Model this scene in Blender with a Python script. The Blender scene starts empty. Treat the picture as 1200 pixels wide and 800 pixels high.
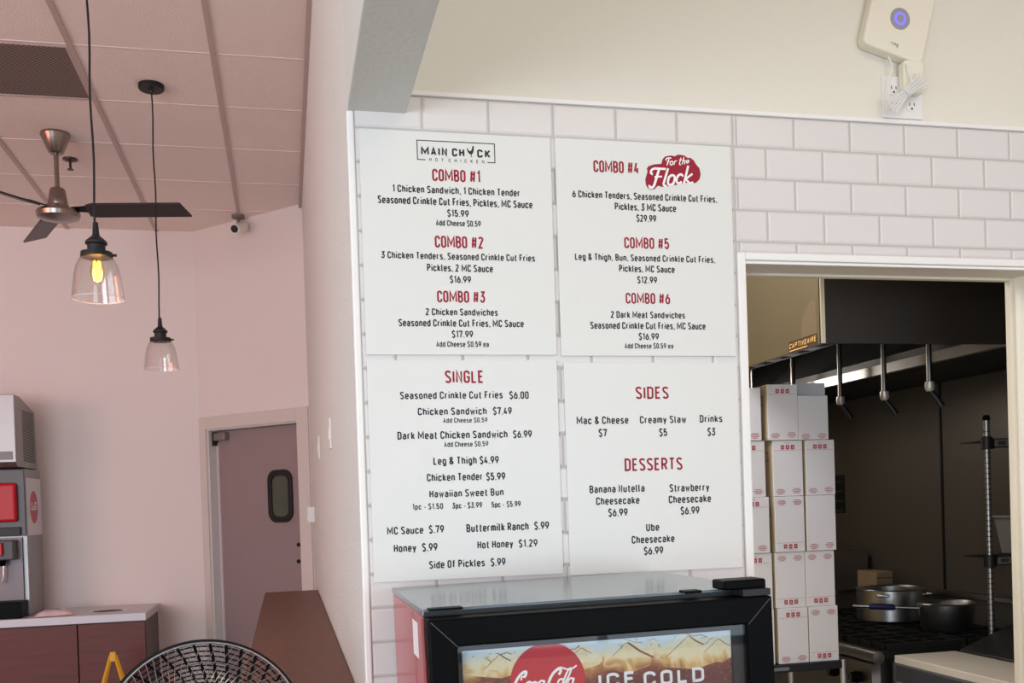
import bpy, math, random
from mathutils import Vector, Matrix

random.seed(7)
SC = bpy.context.scene
COL = SC.collection
PI = math.pi

# ------------------------------------------------------------------ camera
EYE, FPX, PPY = 1.55, 1166.22, 605.84          # eye height, focal length and principal row in px of the 1200x800 frame
YAW, PIT, ROL = 0.2224, -0.0136, -0.0321
FWD = Vector((math.sin(YAW)*math.cos(PIT), math.cos(YAW)*math.cos(PIT), math.sin(PIT)))
_r0 = Vector((math.cos(YAW), -math.sin(YAW), 0))
_u0 = _r0.cross(FWD)
RIGHT = math.cos(ROL)*_r0 + math.sin(ROL)*_u0
UP = -math.sin(ROL)*_r0 + math.cos(ROL)*_u0
cam_data = bpy.data.cameras.new('camera')
cam = bpy.data.objects.new('camera', cam_data)
COL.objects.link(cam)
cam.matrix_world = Matrix(((RIGHT.x, UP.x, -FWD.x, 0), (RIGHT.y, UP.y, -FWD.y, 0), (RIGHT.z, UP.z, -FWD.z, EYE), (0, 0, 0, 1)))
cam_data.sensor_width = 36
cam_data.lens = FPX/1200*36
cam_data.shift_y = (PPY-400)/1200
cam_data.clip_start = 0.05
SC.camera = cam


def at(u, v, x=None, y=None, z=None):
    """Point of the room where the sight line of a photo pixel meets a plane of the room."""
    d = (u-600)/FPX*RIGHT + (PPY-v)/FPX*UP + FWD
    t = y/d.y if y is not None else x/d.x if x is not None else (z-EYE)/d.z
    return Vector((d.x*t, d.y*t, d.z*t+EYE))


# ------------------------------------------------------------------ world, lights, exposure
SC.view_settings.view_transform = 'Standard'
SC.view_settings.look = 'None'
SC.view_settings.gamma = 1
SC.view_settings.use_curve_mapping = False
SC.view_settings.exposure = 0.0
SC.cycles.max_bounces = 10
SC.cycles.diffuse_bounces = 6
SC.cycles.transparent_max_bounces = 24
SC.cycles.use_denoising = True
SC.cycles.sample_clamp_indirect = 4.0

w = bpy.data.worlds.new('daylight')
SC.world = w
w.use_nodes = True
w.node_tree.nodes['Background'].inputs[0].default_value = (0.80, 0.90, 1.0, 1)
w.node_tree.nodes['Background'].inputs[1].default_value = 1.6


def lamp(name, kind, loc, energy, color, size=None, size_y=None, aim=None):
    l = bpy.data.lights.new(name, kind)
    o = bpy.data.objects.new(name, l)
    COL.objects.link(o)
    o.location = loc
    l.energy = energy
    l.color = color
    if kind == 'AREA':
        l.shape = 'RECTANGLE'
        l.size, l.size_y = size, size_y
    elif size:
        l.shadow_soft_size = size
    if aim is not None:
        o.rotation_euler = (Vector(aim)-Vector(loc)).to_track_quat('-Z', 'Y').to_euler()
    return o


# daylight through the shop windows behind the photographer
lamp('window_daylight', 'AREA', (-3.3, -3.55, 1.6), 235, (0.76, 0.88, 1.0), 2.6, 1.8, (-3.3, 4, 1.2))
lamp('window_daylight', 'AREA', (2.2, -3.55, 1.55), 66, (0.74, 0.88, 1.0), 2.6, 1.6, (1.6, 4, 1.2))
# side window, added warm counter fill, kitchen ceiling light, added hood fill
lamp('side_window_daylight', 'AREA', (-6.25, -0.6, 1.7), 112, (0.88, 0.96, 1.0), 4.6, 2.2, (0, 0.2, 1.6))
lamp('counter_warm_fill', 'AREA', (1.5, 0.5, 3.60), 18, (1.0, 0.84, 0.60), 1.6, 0.6, (1.5, 0.5, 0))  # added lamp, stands in for warm bounce on the upper wall
lamp('kitchen_ceiling_light', 'AREA', (0.95, 3.30, 2.72), 32, (0.95, 0.97, 1.0), 0.6, 1.0, (0.95, 3.45, 0))
lamp('hood_fill', 'POINT', (2.1, 4.7, 2.13), 13, (1.0, 0.92, 0.82), 0.08)  # added lamp to brighten the steel wall and gutter under the hood
# red neon sign on the dining side, out of the frame
lamp('neon_sign_light', 'AREA', (-4.2, 3.6, 2.3), 28, (1.0, 0.25, 0.14), 1.4, 0.5, (-1.4, 6.6, 3.3))

# ------------------------------------------------------------------ materials


def lin(c):
    return tuple(((x/255)/12.92 if x/255 <= 0.04045 else ((x/255+0.055)/1.055)**2.4) for x in c)


_mats = {}


def mat(name, rgb, rough=0.6, metal=0.0, bump=0.0, scale=80.0, vary=0.0, vscale=6.0, spec=0.5, coat=0.0, stretch=None, emit=None, estr=0.0, detail=4.0, dist=0.004):
    if name in _mats:
        return _mats[name]
    m = bpy.data.materials.new(name)
    m.use_nodes = True
    nt = m.node_tree
    b = nt.nodes['Principled BSDF']
    c = lin(rgb)
    b.inputs['Base Color'].default_value = (*c, 1)
    b.inputs['Roughness'].default_value = rough
    b.inputs['Metallic'].default_value = metal
    b.inputs['Specular IOR Level'].default_value = spec
    b.inputs['Coat Weight'].default_value = coat
    if emit:
        b.inputs['Emission Color'].default_value = (*lin(emit), 1)
        b.inputs['Emission Strength'].default_value = estr
    tc = nt.nodes.new('ShaderNodeTexCoord')
    src = tc.outputs['Object']
    if stretch:
        mp = nt.nodes.new('ShaderNodeMapping')
        mp.inputs['Scale'].default_value = stretch
        nt.links.new(src, mp.inputs[0])
        src = mp.outputs[0]
    if bump:
        n = nt.nodes.new('ShaderNodeTexNoise')
        n.inputs['Scale'].default_value = scale
        n.inputs['Detail'].default_value = detail
        nt.links.new(src, n.inputs['Vector'])
        bp = nt.nodes.new('ShaderNodeBump')
        bp.inputs['Strength'].default_value = bump
        bp.inputs['Distance'].default_value = dist
        nt.links.new(n.outputs['Fac'], bp.inputs['Height'])
        nt.links.new(bp.outputs[0], b.inputs['Normal'])
    if vary:
        n = nt.nodes.new('ShaderNodeTexNoise')
        n.inputs['Scale'].default_value = vscale
        n.inputs['Detail'].default_value = 6
        nt.links.new(src, n.inputs['Vector'])
        mx = nt.nodes.new('ShaderNodeMix')
        mx.data_type = 'RGBA'
        mx.inputs[6].default_value = (*[x*(1-vary) for x in c], 1)
        mx.inputs[7].default_value = (*[min(1, x*(1+vary)) for x in c], 1)
        nt.links.new(n.outputs['Fac'], mx.inputs[0])
        nt.links.new(mx.outputs[2], b.inputs['Base Color'])
    _mats[name] = m
    return m


def clear_glass(name, tint=(1, 1, 1), base=0.06, rough=0.02, gain=1.0):
    """Thin clear pane: passes light straight through and mirrors more at grazing angles."""
    m = bpy.data.materials.new(name)
    m.use_nodes = True
    nt = m.node_tree
    nt.nodes.clear()
    out = nt.nodes.new('ShaderNodeOutputMaterial')
    tr = nt.nodes.new('ShaderNodeBsdfTransparent')
    tr.inputs[0].default_value = (*tint, 1)
    gl = nt.nodes.new('ShaderNodeBsdfGlossy')
    gl.inputs['Roughness'].default_value = rough
    lw = nt.nodes.new('ShaderNodeLayerWeight')
    lw.inputs[0].default_value = 0.35
    ma = nt.nodes.new('ShaderNodeMath')
    ma.operation = 'MULTIPLY_ADD'
    ma.inputs[1].default_value = 0.55*gain
    ma.inputs[2].default_value = base
    mx = nt.nodes.new('ShaderNodeMixShader')
    nt.links.new(lw.outputs['Facing'], ma.inputs[0])
    nt.links.new(ma.outputs[0], mx.inputs[0])
    nt.links.new(tr.outputs[0], mx.inputs[1])
    nt.links.new(gl.outputs[0], mx.inputs[2])
    nt.links.new(mx.outputs[0], out.inputs[0])
    return m


WALL = mat('wall_paint', (231, 219, 214), 0.7, bump=0.18, scale=140)  # slight pink of the red neon light put into the paint
WALLP = mat('partition_plaster', (224, 222, 216), 0.75, bump=1.0, scale=75, detail=8, dist=0.010)
WALLU = mat('upper_wall_plaster', (226, 220, 207), 0.75, bump=0.28, scale=120)
BEAMM = mat('beam_paint', (214, 215, 208), 0.6, bump=0.35, scale=70)
CEILM = mat('acoustic_tile', (240, 225, 217), 0.9, bump=0.9, scale=130, vary=0.03, vscale=3)
GRIDM = mat('ceiling_grid_shaded', (190, 170, 164), 0.55)  # darker than the tiles: shade on the runners put into the colour
FLOORM = mat('floor_tile', (150, 140, 132), 0.45, vary=0.12, vscale=2)
TILEM = mat('white_tile', (217, 212, 209), 0.28, spec=0.5, bump=0.02, scale=20)
TRIMM = mat('white_trim', (236, 233, 229), 0.4)
FRAMEM = mat('door_frame_paint', (214, 202, 194), 0.55)
DOORM = mat('door_paint', (150, 130, 130), 0.5, vary=0.04)
RUBBER = mat('black_rubber', (14, 14, 15), 0.5)
BLACK = mat('black_plastic', (6, 6, 7), 0.42, spec=0.06)
BLACKM = mat('matt_black_metal', (24, 24, 26), 0.5, metal=0.2)
STEEL = mat('brushed_steel', (176, 174, 172), 0.32, metal=1.0, bump=0.03, scale=60, stretch=(1, 1, 30))
STEELR = mat('satin_steel', (158, 155, 154), 0.45, metal=1.0)
NICKEL = mat('brushed_nickel', (150, 138, 130), 0.28, metal=1.0)
CHROME = mat('chrome', (225, 225, 228), 0.12, metal=1.0)
DARKST = mat('dark_steel_panel', (98, 90, 82), 0.4, metal=0.45, bump=0.02, scale=30, vary=0.10, vscale=2)
HOODD = mat('hood_end_steel', (44, 39, 36), 0.36, metal=0.4)
HOODF = mat('hood_front_reflecting', (120, 106, 80), 0.42, metal=0.6, vary=0.08, vscale=5)  # plain steel, the warm light it reflects put into the colour
SOOT = mat('greasy_black_iron', (20, 19, 18), 0.6)
WOODL = mat('ledge_walnut', (112, 72, 56), 0.45, spec=0.25, vary=0.25, vscale=7, stretch=(6, 0.8, 1))
WOODC = mat('cabinet_mahogany', (104, 60, 56), 0.5, spec=0.3, vary=0.3, vscale=5, stretch=(0.8, 1, 9))
COUNTER = mat('pale_laminate', (206, 206, 212), 0.35, vary=0.03)
MENU = mat('menu_board_face', (221, 220, 215), 0.35, spec=0.4)
INKR = mat('red_print', (150, 24, 48), 0.55, spec=0.3)
INKB = mat('black_print', (26, 24, 28), 0.5)
INKW = mat('white_print', (240, 236, 236), 0.5)
CARTON = mat('white_cardboard', (226, 222, 224), 0.7, vary=0.02)
CARTONS = mat('cream_cardboard', (208, 190, 160), 0.75, vary=0.04)
CREAM = mat('cream_plastic', (232, 226, 208), 0.35)
WHITEP = mat('white_plastic', (230, 228, 224), 0.4)
REDP = mat('red_plastic', (186, 14, 30), 0.35, spec=0.3)
REDC = mat('cooler_red_side', (176, 44, 52), 0.25, coat=0.25)
YELLOW = mat('yellow_plastic', (226, 168, 40), 0.45)
GLASS = clear_glass('clear_glass', (0.98, 0.97, 0.96), 0.03, 0.02, 0.8)
COOLGLASS = clear_glass('cooler_glass', (0.97, 0.98, 0.98), 0.035, 0.02, 0.3)
DOORGLASS = mat('dark_door_glass', (86, 90, 78), 0.12, vary=0.3, vscale=4)
BIN = mat('translucent_bin', (130, 130, 128), 0.45)
RAG = mat('pink_rag', (222, 196, 198), 0.9, vary=0.22, vscale=40, bump=0.5, scale=60)
BOARDM = mat('cutting_board', (196, 184, 168), 0.55, vary=0.04)
MESHM = mat('perforated_vent', (96, 82, 76), 0.7)

# ------------------------------------------------------------------ geometry helpers
_off = {}


class MB:
    def __init__(self):
        self.v, self.f = [], []

    def add(self, vs, fs):
        n = len(self.v)
        self.v += [Vector(p) for p in vs]
        self.f += [[i+n for i in f] for f in fs]
        return self

    def box(self, x0, x1, y0, y1, z0, z1, M=None):
        vs = [Vector((x, y, z)) for z in (z0, z1) for y in (y0, y1) for x in (x0, x1)]
        if M:
            vs = [M @ p for p in vs]
        return self.add(vs, [(0, 2, 3, 1), (4, 5, 7, 6), (0, 1, 5, 4), (2, 6, 7, 3), (0, 4, 6, 2), (1, 3, 7, 5)])

    def hexa(self, b, t):
        """four bottom and four top corners, same order"""
        return self.add(list(b)+list(t), [(3, 2, 1, 0), (4, 5, 6, 7), (0, 1, 5, 4), (1, 2, 6, 5), (2, 3, 7, 6), (3, 0, 4, 7)])

    def tube(self, pts, r, n=8, closed=False, caps=True):
        pts = [Vector(p) for p in pts]
        m = len(pts)
        rs = r if isinstance(r, (list, tuple)) else [r]*m
        base = len(self.v)
        prev = None
        for i, p in enumerate(pts):
            a = pts[(i-1) % m] if (closed or i > 0) else p
            b = pts[(i+1) % m] if (closed or i < m-1) else p
            t = (b-a).normalized()
            if prev is None:
                ref = Vector((0, 0, 1)) if abs(t.z) < 0.9 else Vector((1, 0, 0))
                s = t.cross(ref).normalized()
            else:
                s = (prev-t*prev.dot(t)).normalized()
            prev = s
            q = t.cross(s)
            for k in range(n):
                an = 2*PI*k/n
                self.v.append(p+rs[i]*(math.cos(an)*s+math.sin(an)*q))
        for i in range(m if closed else m-1):
            j = (i+1) % m
            for k in range(n):
                l = (k+1) % n
                self.f.append([base+i*n+k, base+i*n+l, base+j*n+l, base+j*n+k])
        if caps and not closed:
            self.f.append([base+k for k in range(n)][::-1])
            self.f.append([base+(m-1)*n+k for k in range(n)])
        return self

    def lathe(self, prof, c=(0, 0, 0), n=32, M=None):
        c = Vector(c)
        base = len(self.v)
        for r, z in prof:
            for k in range(n):
                a = 2*PI*k/n
                p = Vector((r*math.cos(a), r*math.sin(a), z))
                if M:
                    p = M @ p
                self.v.append(p+c)
        for i in range(len(prof)-1):
            for k in range(n):
                l = (k+1) % n
                self.f.append([base+i*n+k, base+i*n+l, base+(i+1)*n+l, base+(i+1)*n+k])
        return self

    def prism(self, poly, h0, h1, P):
        """poly in 2D extruded from h0 to h1; P maps (a,b,h) to space"""
        n = len(poly)
        vs = [P(a, b, h0) for a, b in poly]+[P(a, b, h1) for a, b in poly]
        fs = [list(range(n))[::-1], list(range(n, 2*n))]+[[i, (i+1) % n, n+(i+1) % n, n+i] for i in range(n)]
        return self.add(vs, fs)

    def build(self, name, m, parent=None, bevel=0.0, smooth=None, label=None, seg=2, origin=None):
        me = bpy.data.meshes.new(name)
        if parent is not None:
            off = _off.get(parent.name, Vector((0, 0, 0)))
        elif origin is not None:
            off = Vector(origin)
        else:
            off = Vector((sum(p.x for p in self.v)/len(self.v), sum(p.y for p in self.v)/len(self.v), min(p.z for p in self.v)))
        me.from_pydata([p-off for p in self.v], [], self.f)
        me.update()
        o = bpy.data.objects.new(name, me)
        COL.objects.link(o)
        for mm in (m if isinstance(m, (list, tuple)) else [m]):
            me.materials.append(mm)
        if parent is not None:
            o.parent = parent
        else:
            o.location = off
        _off[o.name] = off
        if smooth:
            me.shade_smooth()
            me.set_sharp_from_angle(angle=math.radians(smooth))
        if bevel:
            bv = o.modifiers.new('bevel', 'BEVEL')
            bv.width = bevel
            bv.segments = seg
            bv.limit_method = 'ANGLE'
        if label:
            o['label'] = label
        return o


def thing(name, loc, label, cat, group=None, local=False):
    o = bpy.data.objects.new(name, None)
    o.empty_display_size = 0.05
    COL.objects.link(o)
    o.location = loc
    _off[o.name] = Vector((0, 0, 0)) if local else Vector(loc)
    return tag(o, label, cat, group)


def tag(o, label, cat, group=None):
    o['label'] = label
    o['category'] = cat
    if group:
        o['group'] = group
    return o


def struct(o):
    o['kind'] = 'structure'
    return o


def rrect(w_, h_, r, n=6, cx=0, cy=0):
    out = []
    for qx, qy, a0 in ((1, 1, 0), (-1, 1, 90), (-1, -1, 180), (1, -1, 270)):
        for i in range(n+1):
            a = math.radians(a0+90*i/n)
            out.append((cx+qx*(w_/2-r)+r*math.cos(a), cy+qy*(h_/2-r)+r*math.sin(a)))
    return out


def circ(r, n=48, cx=0, cy=0):
    return [(cx+r*math.cos(2*PI*i/n), cy+r*math.sin(2*PI*i/n)) for i in range(n)]


def ring(mb, outer, inner, h0, h1, P):
    n = len(outer)
    vs = [P(a, b, h) for h in (h0, h1) for poly in (outer, inner) for a, b in poly]
    fs = []
    for i in range(n):
        j = (i+1) % n
        fs += [[i, n+i, n+j, j], [2*n+i, 2*n+j, 3*n+j, 3*n+i], [i, j, 2*n+j, 2*n+i], [n+i, 3*n+i, 3*n+j, n+j]]
    return mb.add(vs, fs)


# ------------------------------------------------------------------ lettering: narrow rounded strokes
def A(cx, cy, r, a0, a1, ry=None, n=9):
    ry = r if ry is None else ry
    return [(cx+r*math.cos(math.radians(a0+(a1-a0)*i/n)), cy+ry*math.sin(math.radians(a0+(a1-a0)*i/n))) for i in range(n+1)]


def Z(p0, p1, p2, p3, n=10):
    o = []
    for i in range(n+1):
        t = i/n
        s = 1-t
        o.append(tuple(s**3*p0[k]+3*s*s*t*p1[k]+3*s*t*t*p2[k]+t**3*p3[k] for k in (0, 1)))
    return o


def Oval(w_, b, t):
    r = w_/2
    p = A(r, t-r, r, 0, 180)+A(r, b+r, r, 180, 360)
    return p+[p[0]]


def Sform(w_, t):
    r = w_/2
    return A(r, t-r, r, 15, 180)+Z((0, t-r), (0, t*0.52), (w_, t*0.52), (w_, r))[1:]+A(r, r, r, 0, -165)[1:]


X = 0.70
G = {}


def glyphs():
    W = 0.36
    r = W/2
    G['A'] = (W+.02, [[(0, 0), (.19, 1), (.38, 0)], [(.07, .27), (.31, .27)]])
    G['B'] = (W, [[(0, 0), (0, 1), (.19, 1)]+A(.17, .76, .18, 90, -90, .24)[1:]+[(0, .52)], [(.17, .52)]+A(.18, .26, .19, 90, -90, .26)[1:]+[(0, 0)]])
    G['C'] = (W, [[(W, .72)]+A(r, 1-r, r, 0, 180)+A(r, r, r, 180, 360)+[(W, .28)]])
    G['D'] = (W, [[(0, 0), (0, 1), (.17, 1)]+A(W-.19, .81, .19, 90, 0)+A(W-.19, .19, .19, 0, -90)+[(0, 0), (0, .05)]])
    G['E'] = (W-.06, [[(W-.06, 1), (0, 1), (0, 0), (W-.06, 0)], [(0, .52), (W-.1, .52)]])
    G['F'] = (W-.07, [[(W-.06, 1), (0, 1), (0, 0)], [(0, .5), (W-.1, .5)]])
    G['G'] = (W, [[(W, .74)]+A(r, 1-r, r, 0, 180)+A(r, r, r, 180, 360)+[(W, .47), (r, .47)]])
    G['H'] = (W, [[(0, 0), (0, 1)], [(W, 0), (W, 1)], [(0, .52), (W, .52)]])
    G['I'] = (0, [[(0, 0), (0, 1)]])
    G['K'] = (W, [[(0, 0), (0, 1)], [(W, 1), (0, .36)], [(.12, .5), (W+.01, 0)]])
    G['L'] = (W-.07, [[(0, 1), (0, 0), (W-.06, 0)]])
    G['M'] = (W+.26, [[(0, 0), (0, 1), (.31, .26), (.62, 1), (.62, 0)]])
    G['N'] = (W, [[(0, 0), (0, 1), (W, 0), (W, 1)]])
    G['O'] = (W, [Oval(W, 0, 1)])
    G['P'] = (W, [[(0, 0), (0, 1), (.17, 1)]+A(.17, .73, .19, 90, -90, .27)[1:]+[(0, .46)]])
    G['R'] = (W, [[(0, 0), (0, 1), (.17, 1)]+A(.17, .74, .19, 90, -90, .26)[1:]+[(0, .48)], [(.17, .48), (W+.01, 0)]])
    G['S'] = (W, [Sform(W, 1)])
    G['T'] = (W, [[(0, 1), (W, 1)], [(r, 1), (r, 0)]])
    G['U'] = (W, [[(0, 1)]+A(r, r, r, 180, 360)+[(W, 1)]])
    G['W'] = (W+.16, [[(0, 1), (.13, 0), (.26, .8), (.39, 0), (.52, 1)]])
    G['V'] = (W+.02, [[(0, 1), (.19, 0), (.38, 1)]])
    q = 0.32
    h = q/2
    G['a'] = (q, [A(h, X-h, h, 165, 0)+[(q, 0)], [(q, .41), (.15, .41)]+A(.14, .205, .14, 90, 270, .205)[1:]+[(.2, 0), (q, .1)]])
    G['b'] = (q, [[(0, 1), (0, 0)], Oval(q, 0, X)])
    G['c'] = (q, [[(q, .5)]+A(h, X-h, h, 0, 180)+A(h, h, h, 180, 360)+[(q, .2)]])
    G['d'] = (q, [[(q, 1), (q, 0)], Oval(q, 0, X)])
    G['e'] = (q, [[(.01, .35), (q, .35)]+A(h, X-h, h, 0, 180)+A(h, h, h, 180, 335)])
    G['f'] = (.22, [[(.24, 1), (.2, 1)]+A(.2, .87, .12, 90, 180, .13)+[(.08, 0)], [(-.02, X), (.23, X)]])
    G['g'] = (q, [Oval(q, 0, X), [(q, X), (q, -.1)]+A(h, -.1, h, 0, -160, .15)[1:]])
    G['h'] = (q, [[(0, 1), (0, 0)], [(0, X-h)]+A(h, X-h, h, 180, 0)+[(q, 0)]])
    G['i'] = (0, [[(0, 0), (0, X)], [(0, .94), (0, 1.06)]])
    G['k'] = (q-.02, [[(0, 1), (0, 0)], [(q-.02, X), (0, .25)], [(.1, .38), (q, 0)]])
    G['l'] = (.08, [[(0, 1), (0, .12)]+A(.1, .1, .1, 180, 270)[1:]])
    G['m'] = (.52, [[(0, X), (0, 0)]]+[[(d, X-.13)]+A(d+.13, X-.13, .13, 180, 0)+[(d+.26, 0)] for d in (0, .26)])
    G['n'] = (q, [[(0, X), (0, 0)], [(0, X-h)]+A(h, X-h, h, 180, 0)+[(q, 0)]])
    G['o'] = (q, [Oval(q, 0, X)])
    G['p'] = (q, [[(0, X), (0, -.25)], Oval(q, 0, X)])
    G['r'] = (.2, [[(0, X), (0, 0)], [(0, X-.2)]+A(.17, X-.17, .17, 180, 80)])
    G['s'] = (q-.02, [Sform(q-.02, X)])
    G['t'] = (.22, [[(.08, .95), (.08, .14)]+A(.2, .12, .12, 180, 270)+[(.24, 0)], [(-.02, X), (.23, X)]])
    G['u'] = (q, [[(0, X)]+A(h, h, h, 180, 360)+[(q, X)], [(q, X), (q, 0)]])
    G['w'] = (.48, [[(0, X), (.12, 0), (.24, X*.85), (.36, 0), (.48, X)]])
    G['y'] = (q, [[(0, X), (h, .04)], [(q, X), (h-.06, -.25)]])
    G['0'] = (W, [Oval(W, 0, 1)])
    G['1'] = (.16, [[(0, .8), (.15, 1), (.15, 0)]])
    G['2'] = (W, [A(r, 1-r, r, 170, -20)+[(0, 0), (W, 0)]])
    G['3'] = (W, [[(.02, 1), (W-.02, 1), (.16, .6)]+A(.17, .3, .19, 80, -165, .3)])
    G['4'] = (W, [[(.17, 1), (0, .24), (W, .24)], [(.27, .5), (.27, 0)]])
    G['5'] = (W, [[(W-.03, 1), (.02, 1), (.02, .55)]+A(r, .32, r, 125, -165, .32)])
    G['6'] = (W, [[(.24, 1), (.03, .48)], Oval(W, 0, .62)])
    G['7'] = (W, [[(0, .86), (0, 1), (W, 1), (.13, 0)]])
    G['8'] = (W, [Oval(W-.03, .5, 1), Oval(W, 0, .52)])
    G['9'] = (W, [Oval(W, .38, 1), [(W-.03, .52), (.12, 0)]])
    G['$'] = (W, [Sform(W, 1), [(r, 1.0), (r, 1.19)], [(r, 0), (r, -.19)]])
    G['.'] = (0, [[(0, -.065), (0, .065)]])
    G[','] = (0, [[(0.01, .065), (-.01, -.14)]])
    G['&'] = (W+.04, [[(W+.05, 0), (.05, .72)]+A(.17, .82, .13, 200, -30, .18)+[(.02, .34)]+A(.17, .2, .17, 170, 330, .2)+[(W+.03, .42)]])
    G['#'] = (W+.14, [[(.09, 0), (.17, 1)], [(.35, 0), (.43, 1)], [(0, .3), (.48, .3)], [(.03, .7), (.51, .7)]])
    G['-'] = (.2, [[(0, .36), (.2, .36)]])


glyphs()


_lay = [0]


def stroke2d(mb, pts, t, P, h):
    """flat ribbon of width t along 2D points with mitred joins, laid at height h by P"""
    q = [pts[0]]
    for p in pts[1:]:
        if math.hypot(p[0]-q[-1][0], p[1]-q[-1][1]) > 1e-5:
            q.append(p)
    if len(q) < 2:
        return
    _lay[0] = (_lay[0]+1) % 9
    h = h+_lay[0]*0.00002      # crossing strokes never share one plane
    n = len(q)
    closed = math.hypot(q[0][0]-q[-1][0], q[0][1]-q[-1][1]) < 1e-4
    L, R_ = [], []
    for i in range(n):
        a = q[i-1] if i else (q[n-2] if closed else None)
        b = q[i+1] if i < n-1 else (q[1] if closed else None)
        ds = []
        for s, e in ((a, q[i]), (q[i], b)):
            if s is not None and e is not None:
                d = math.hypot(e[0]-s[0], e[1]-s[1])
                ds.append(((e[0]-s[0])/d, (e[1]-s[1])/d))
        nx, ny = sum(-d[1] for d in ds), sum(d[0] for d in ds)
        l = math.hypot(nx, ny) or 1
        nx, ny = nx/l, ny/l
        c = max(0.45, nx*-ds[0][1]+ny*ds[0][0])
        k = t/2/c
        L.append(P(q[i][0]+nx*k, q[i][1]+ny*k, h))
        R_.append(P(q[i][0]-nx*k, q[i][1]-ny*k, h))
    mb.add(L+R_, [[i, n+i, n+i+1, i+1] for i in range(n-1)])


def text_strokes(s, wt=0.13, gap=0.115, space=0.2):
    x, out = 0, []
    for ch in s:
        if ch == ' ':
            x += space+wt*0.5
            continue
        w_, paths = G[ch]
        out += [[(x+px, py) for px, py in p] for p in paths]
        x += w_+wt+gap
    return out, x-gap-wt


def put_text(mb, s, a0, a1, b, cap, P, h=0.0, wt=0.135, shear=0.0, gap=0.115, tilt=0.0):
    """text whose ink runs from a0 to a1 on a baseline b with cap height cap"""
    st, W = text_strokes(s, wt, gap)
    t = wt*cap
    kx = (a1-a0-t)/max(W, 1e-6)
    ky = cap-t
    for p in st:
        q = []
        for x, y in p:
            xx, yy = a0+t/2+x*kx, b+t/2+y*ky
            xx += shear*(yy-b)
            yy += tilt*(xx-a0)
            q.append((xx, yy))
        stroke2d(mb, q, t, P, h)


# ================================================================== the room shell
D = 2.410                    # the tiled wall
XP = 0.172                   # the dining face of the partition
CH = 3.644                   # ceiling
TT = 2.5438                  # top of the tiling
TW, TH = 0.16472, 0.08236    # one tile
OX0, OX1, OZ = 1.190, 2.103, 2.163   # kitchen opening
KX, KY = 3.15, 6.6           # kitchen side wall and far wall
FAR = 7.745
AX0, AX1, AY1 = -0.609, 0.174, 6.962   # the angled wall with the door
WT = 0.13

o = MB().box(-6.1, 4.1, -3.4, 8.2, -0.1, 0).build('floor', FLOORM)
struct(o)
o = MB().box(-6.1, 4.1, -3.4, 8.2, CH, CH+0.1).build('ceiling', CEILM)
struct(o)
# exposed T-bar grid of the ceiling
T = 0.6096
gx0, gy0 = -0.2567, 4.7405
mb = MB()
for i in range(-9, 1):
    mb.box(gx0+i*T-0.012, gx0+i*T+0.012, -3.3, FAR-0.002, CH-0.007, CH+0.01)
struct(mb.build('ceiling_grid_runners', GRIDM))
mb = MB()
for j in range(-13, 5):
    y = gy0+j*T
    mb.box(-6.0, XP-0.001, y-0.005, y+0.005, CH-0.003, CH+0.01)
struct(mb.build('ceiling_grid_cross_tees', mat('cross_tee_metal', (226, 210, 204), 0.5)))
struct(MB().box(XP-0.022, XP, D, AY1, CH-0.03, CH).build('trim_8', GRIDM))

mb = MB()
mb.box(-6.1, -6.0, -3.4, 8.2, 0, 0.5)
mb.box(-6.1, -6.0, -3.4, 8.2, 2.85, CH)
mb.box(-6.1, -6.0, -3.4, -2.95, 0.5, 2.85)
mb.box(-6.1, -6.0, 1.75, 8.2, 0.5, 2.85)
struct(mb.build('wall_left', WALL))
mb = MB()
for y0, y1, z0, z1 in ((-2.95, -2.89, .5, 2.85), (1.69, 1.75, .5, 2.85), (-1.4, -1.34, .5, 2.85), (.14, .2, .5, 2.85), (-2.95, 1.75, .5, .56), (-2.95, 1.75, 2.79, 2.85)):
    mb.box(-6.09, -6.01, y0, y1, z0, z1)
struct(mb.build('window_3', BLACKM))
struct(MB().box(-6.1, AX0, FAR, FAR+0.1, 0, CH).build('wall_far', WALL))
struct(MB().box(4.0, 4.1, -3.4, D, 0, CH).build('wall_right', WALL))
struct(MB().box(XP, 0.30, D, AY1+0.1, 0, CH).build('wall_partition', WALLP))
# rear wall with its two shop windows
mb = MB()
mb.box(-6.1, 4.1, -3.4, -3.3, 0, 0.45)
mb.box(-6.1, 4.1, -3.4, -3.3, 2.75, CH)
for a, b in ((-6.1, -4.7), (-1.9, 0.8), (3.6, 4.1)):
    mb.box(a, b, -3.4, -3.3, 0.45, 2.75)
struct(mb.build('wall_rear', WALL))
for k, (a, b) in enumerate(((-4.7, -1.9), (0.8, 3.6))):
    mb = MB()
    for x0, x1, z0, z1 in ((a, a+.06, .45, 2.75), (b-.06, b, .45, 2.75), (a, b, .45, .51), (a, b, 2.69, 2.75), ((a+b)/2-.025, (a+b)/2+.025, .45, 2.75)):
        mb.box(x0, x1, -3.39, -3.31, z0, z1)
    struct(mb.build('window_%d' % (k+1), BLACKM))

# ---- the angled wall and its door
S2 = math.sqrt(0.5)
AL = (AX1-AX0)/S2            # length of the angled wall


def P45(s, z, h):            # along the wall, up, out of the wall towards the room
    return Vector((AX0+S2*s-S2*h, FAR-S2*s-S2*h, z))


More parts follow.
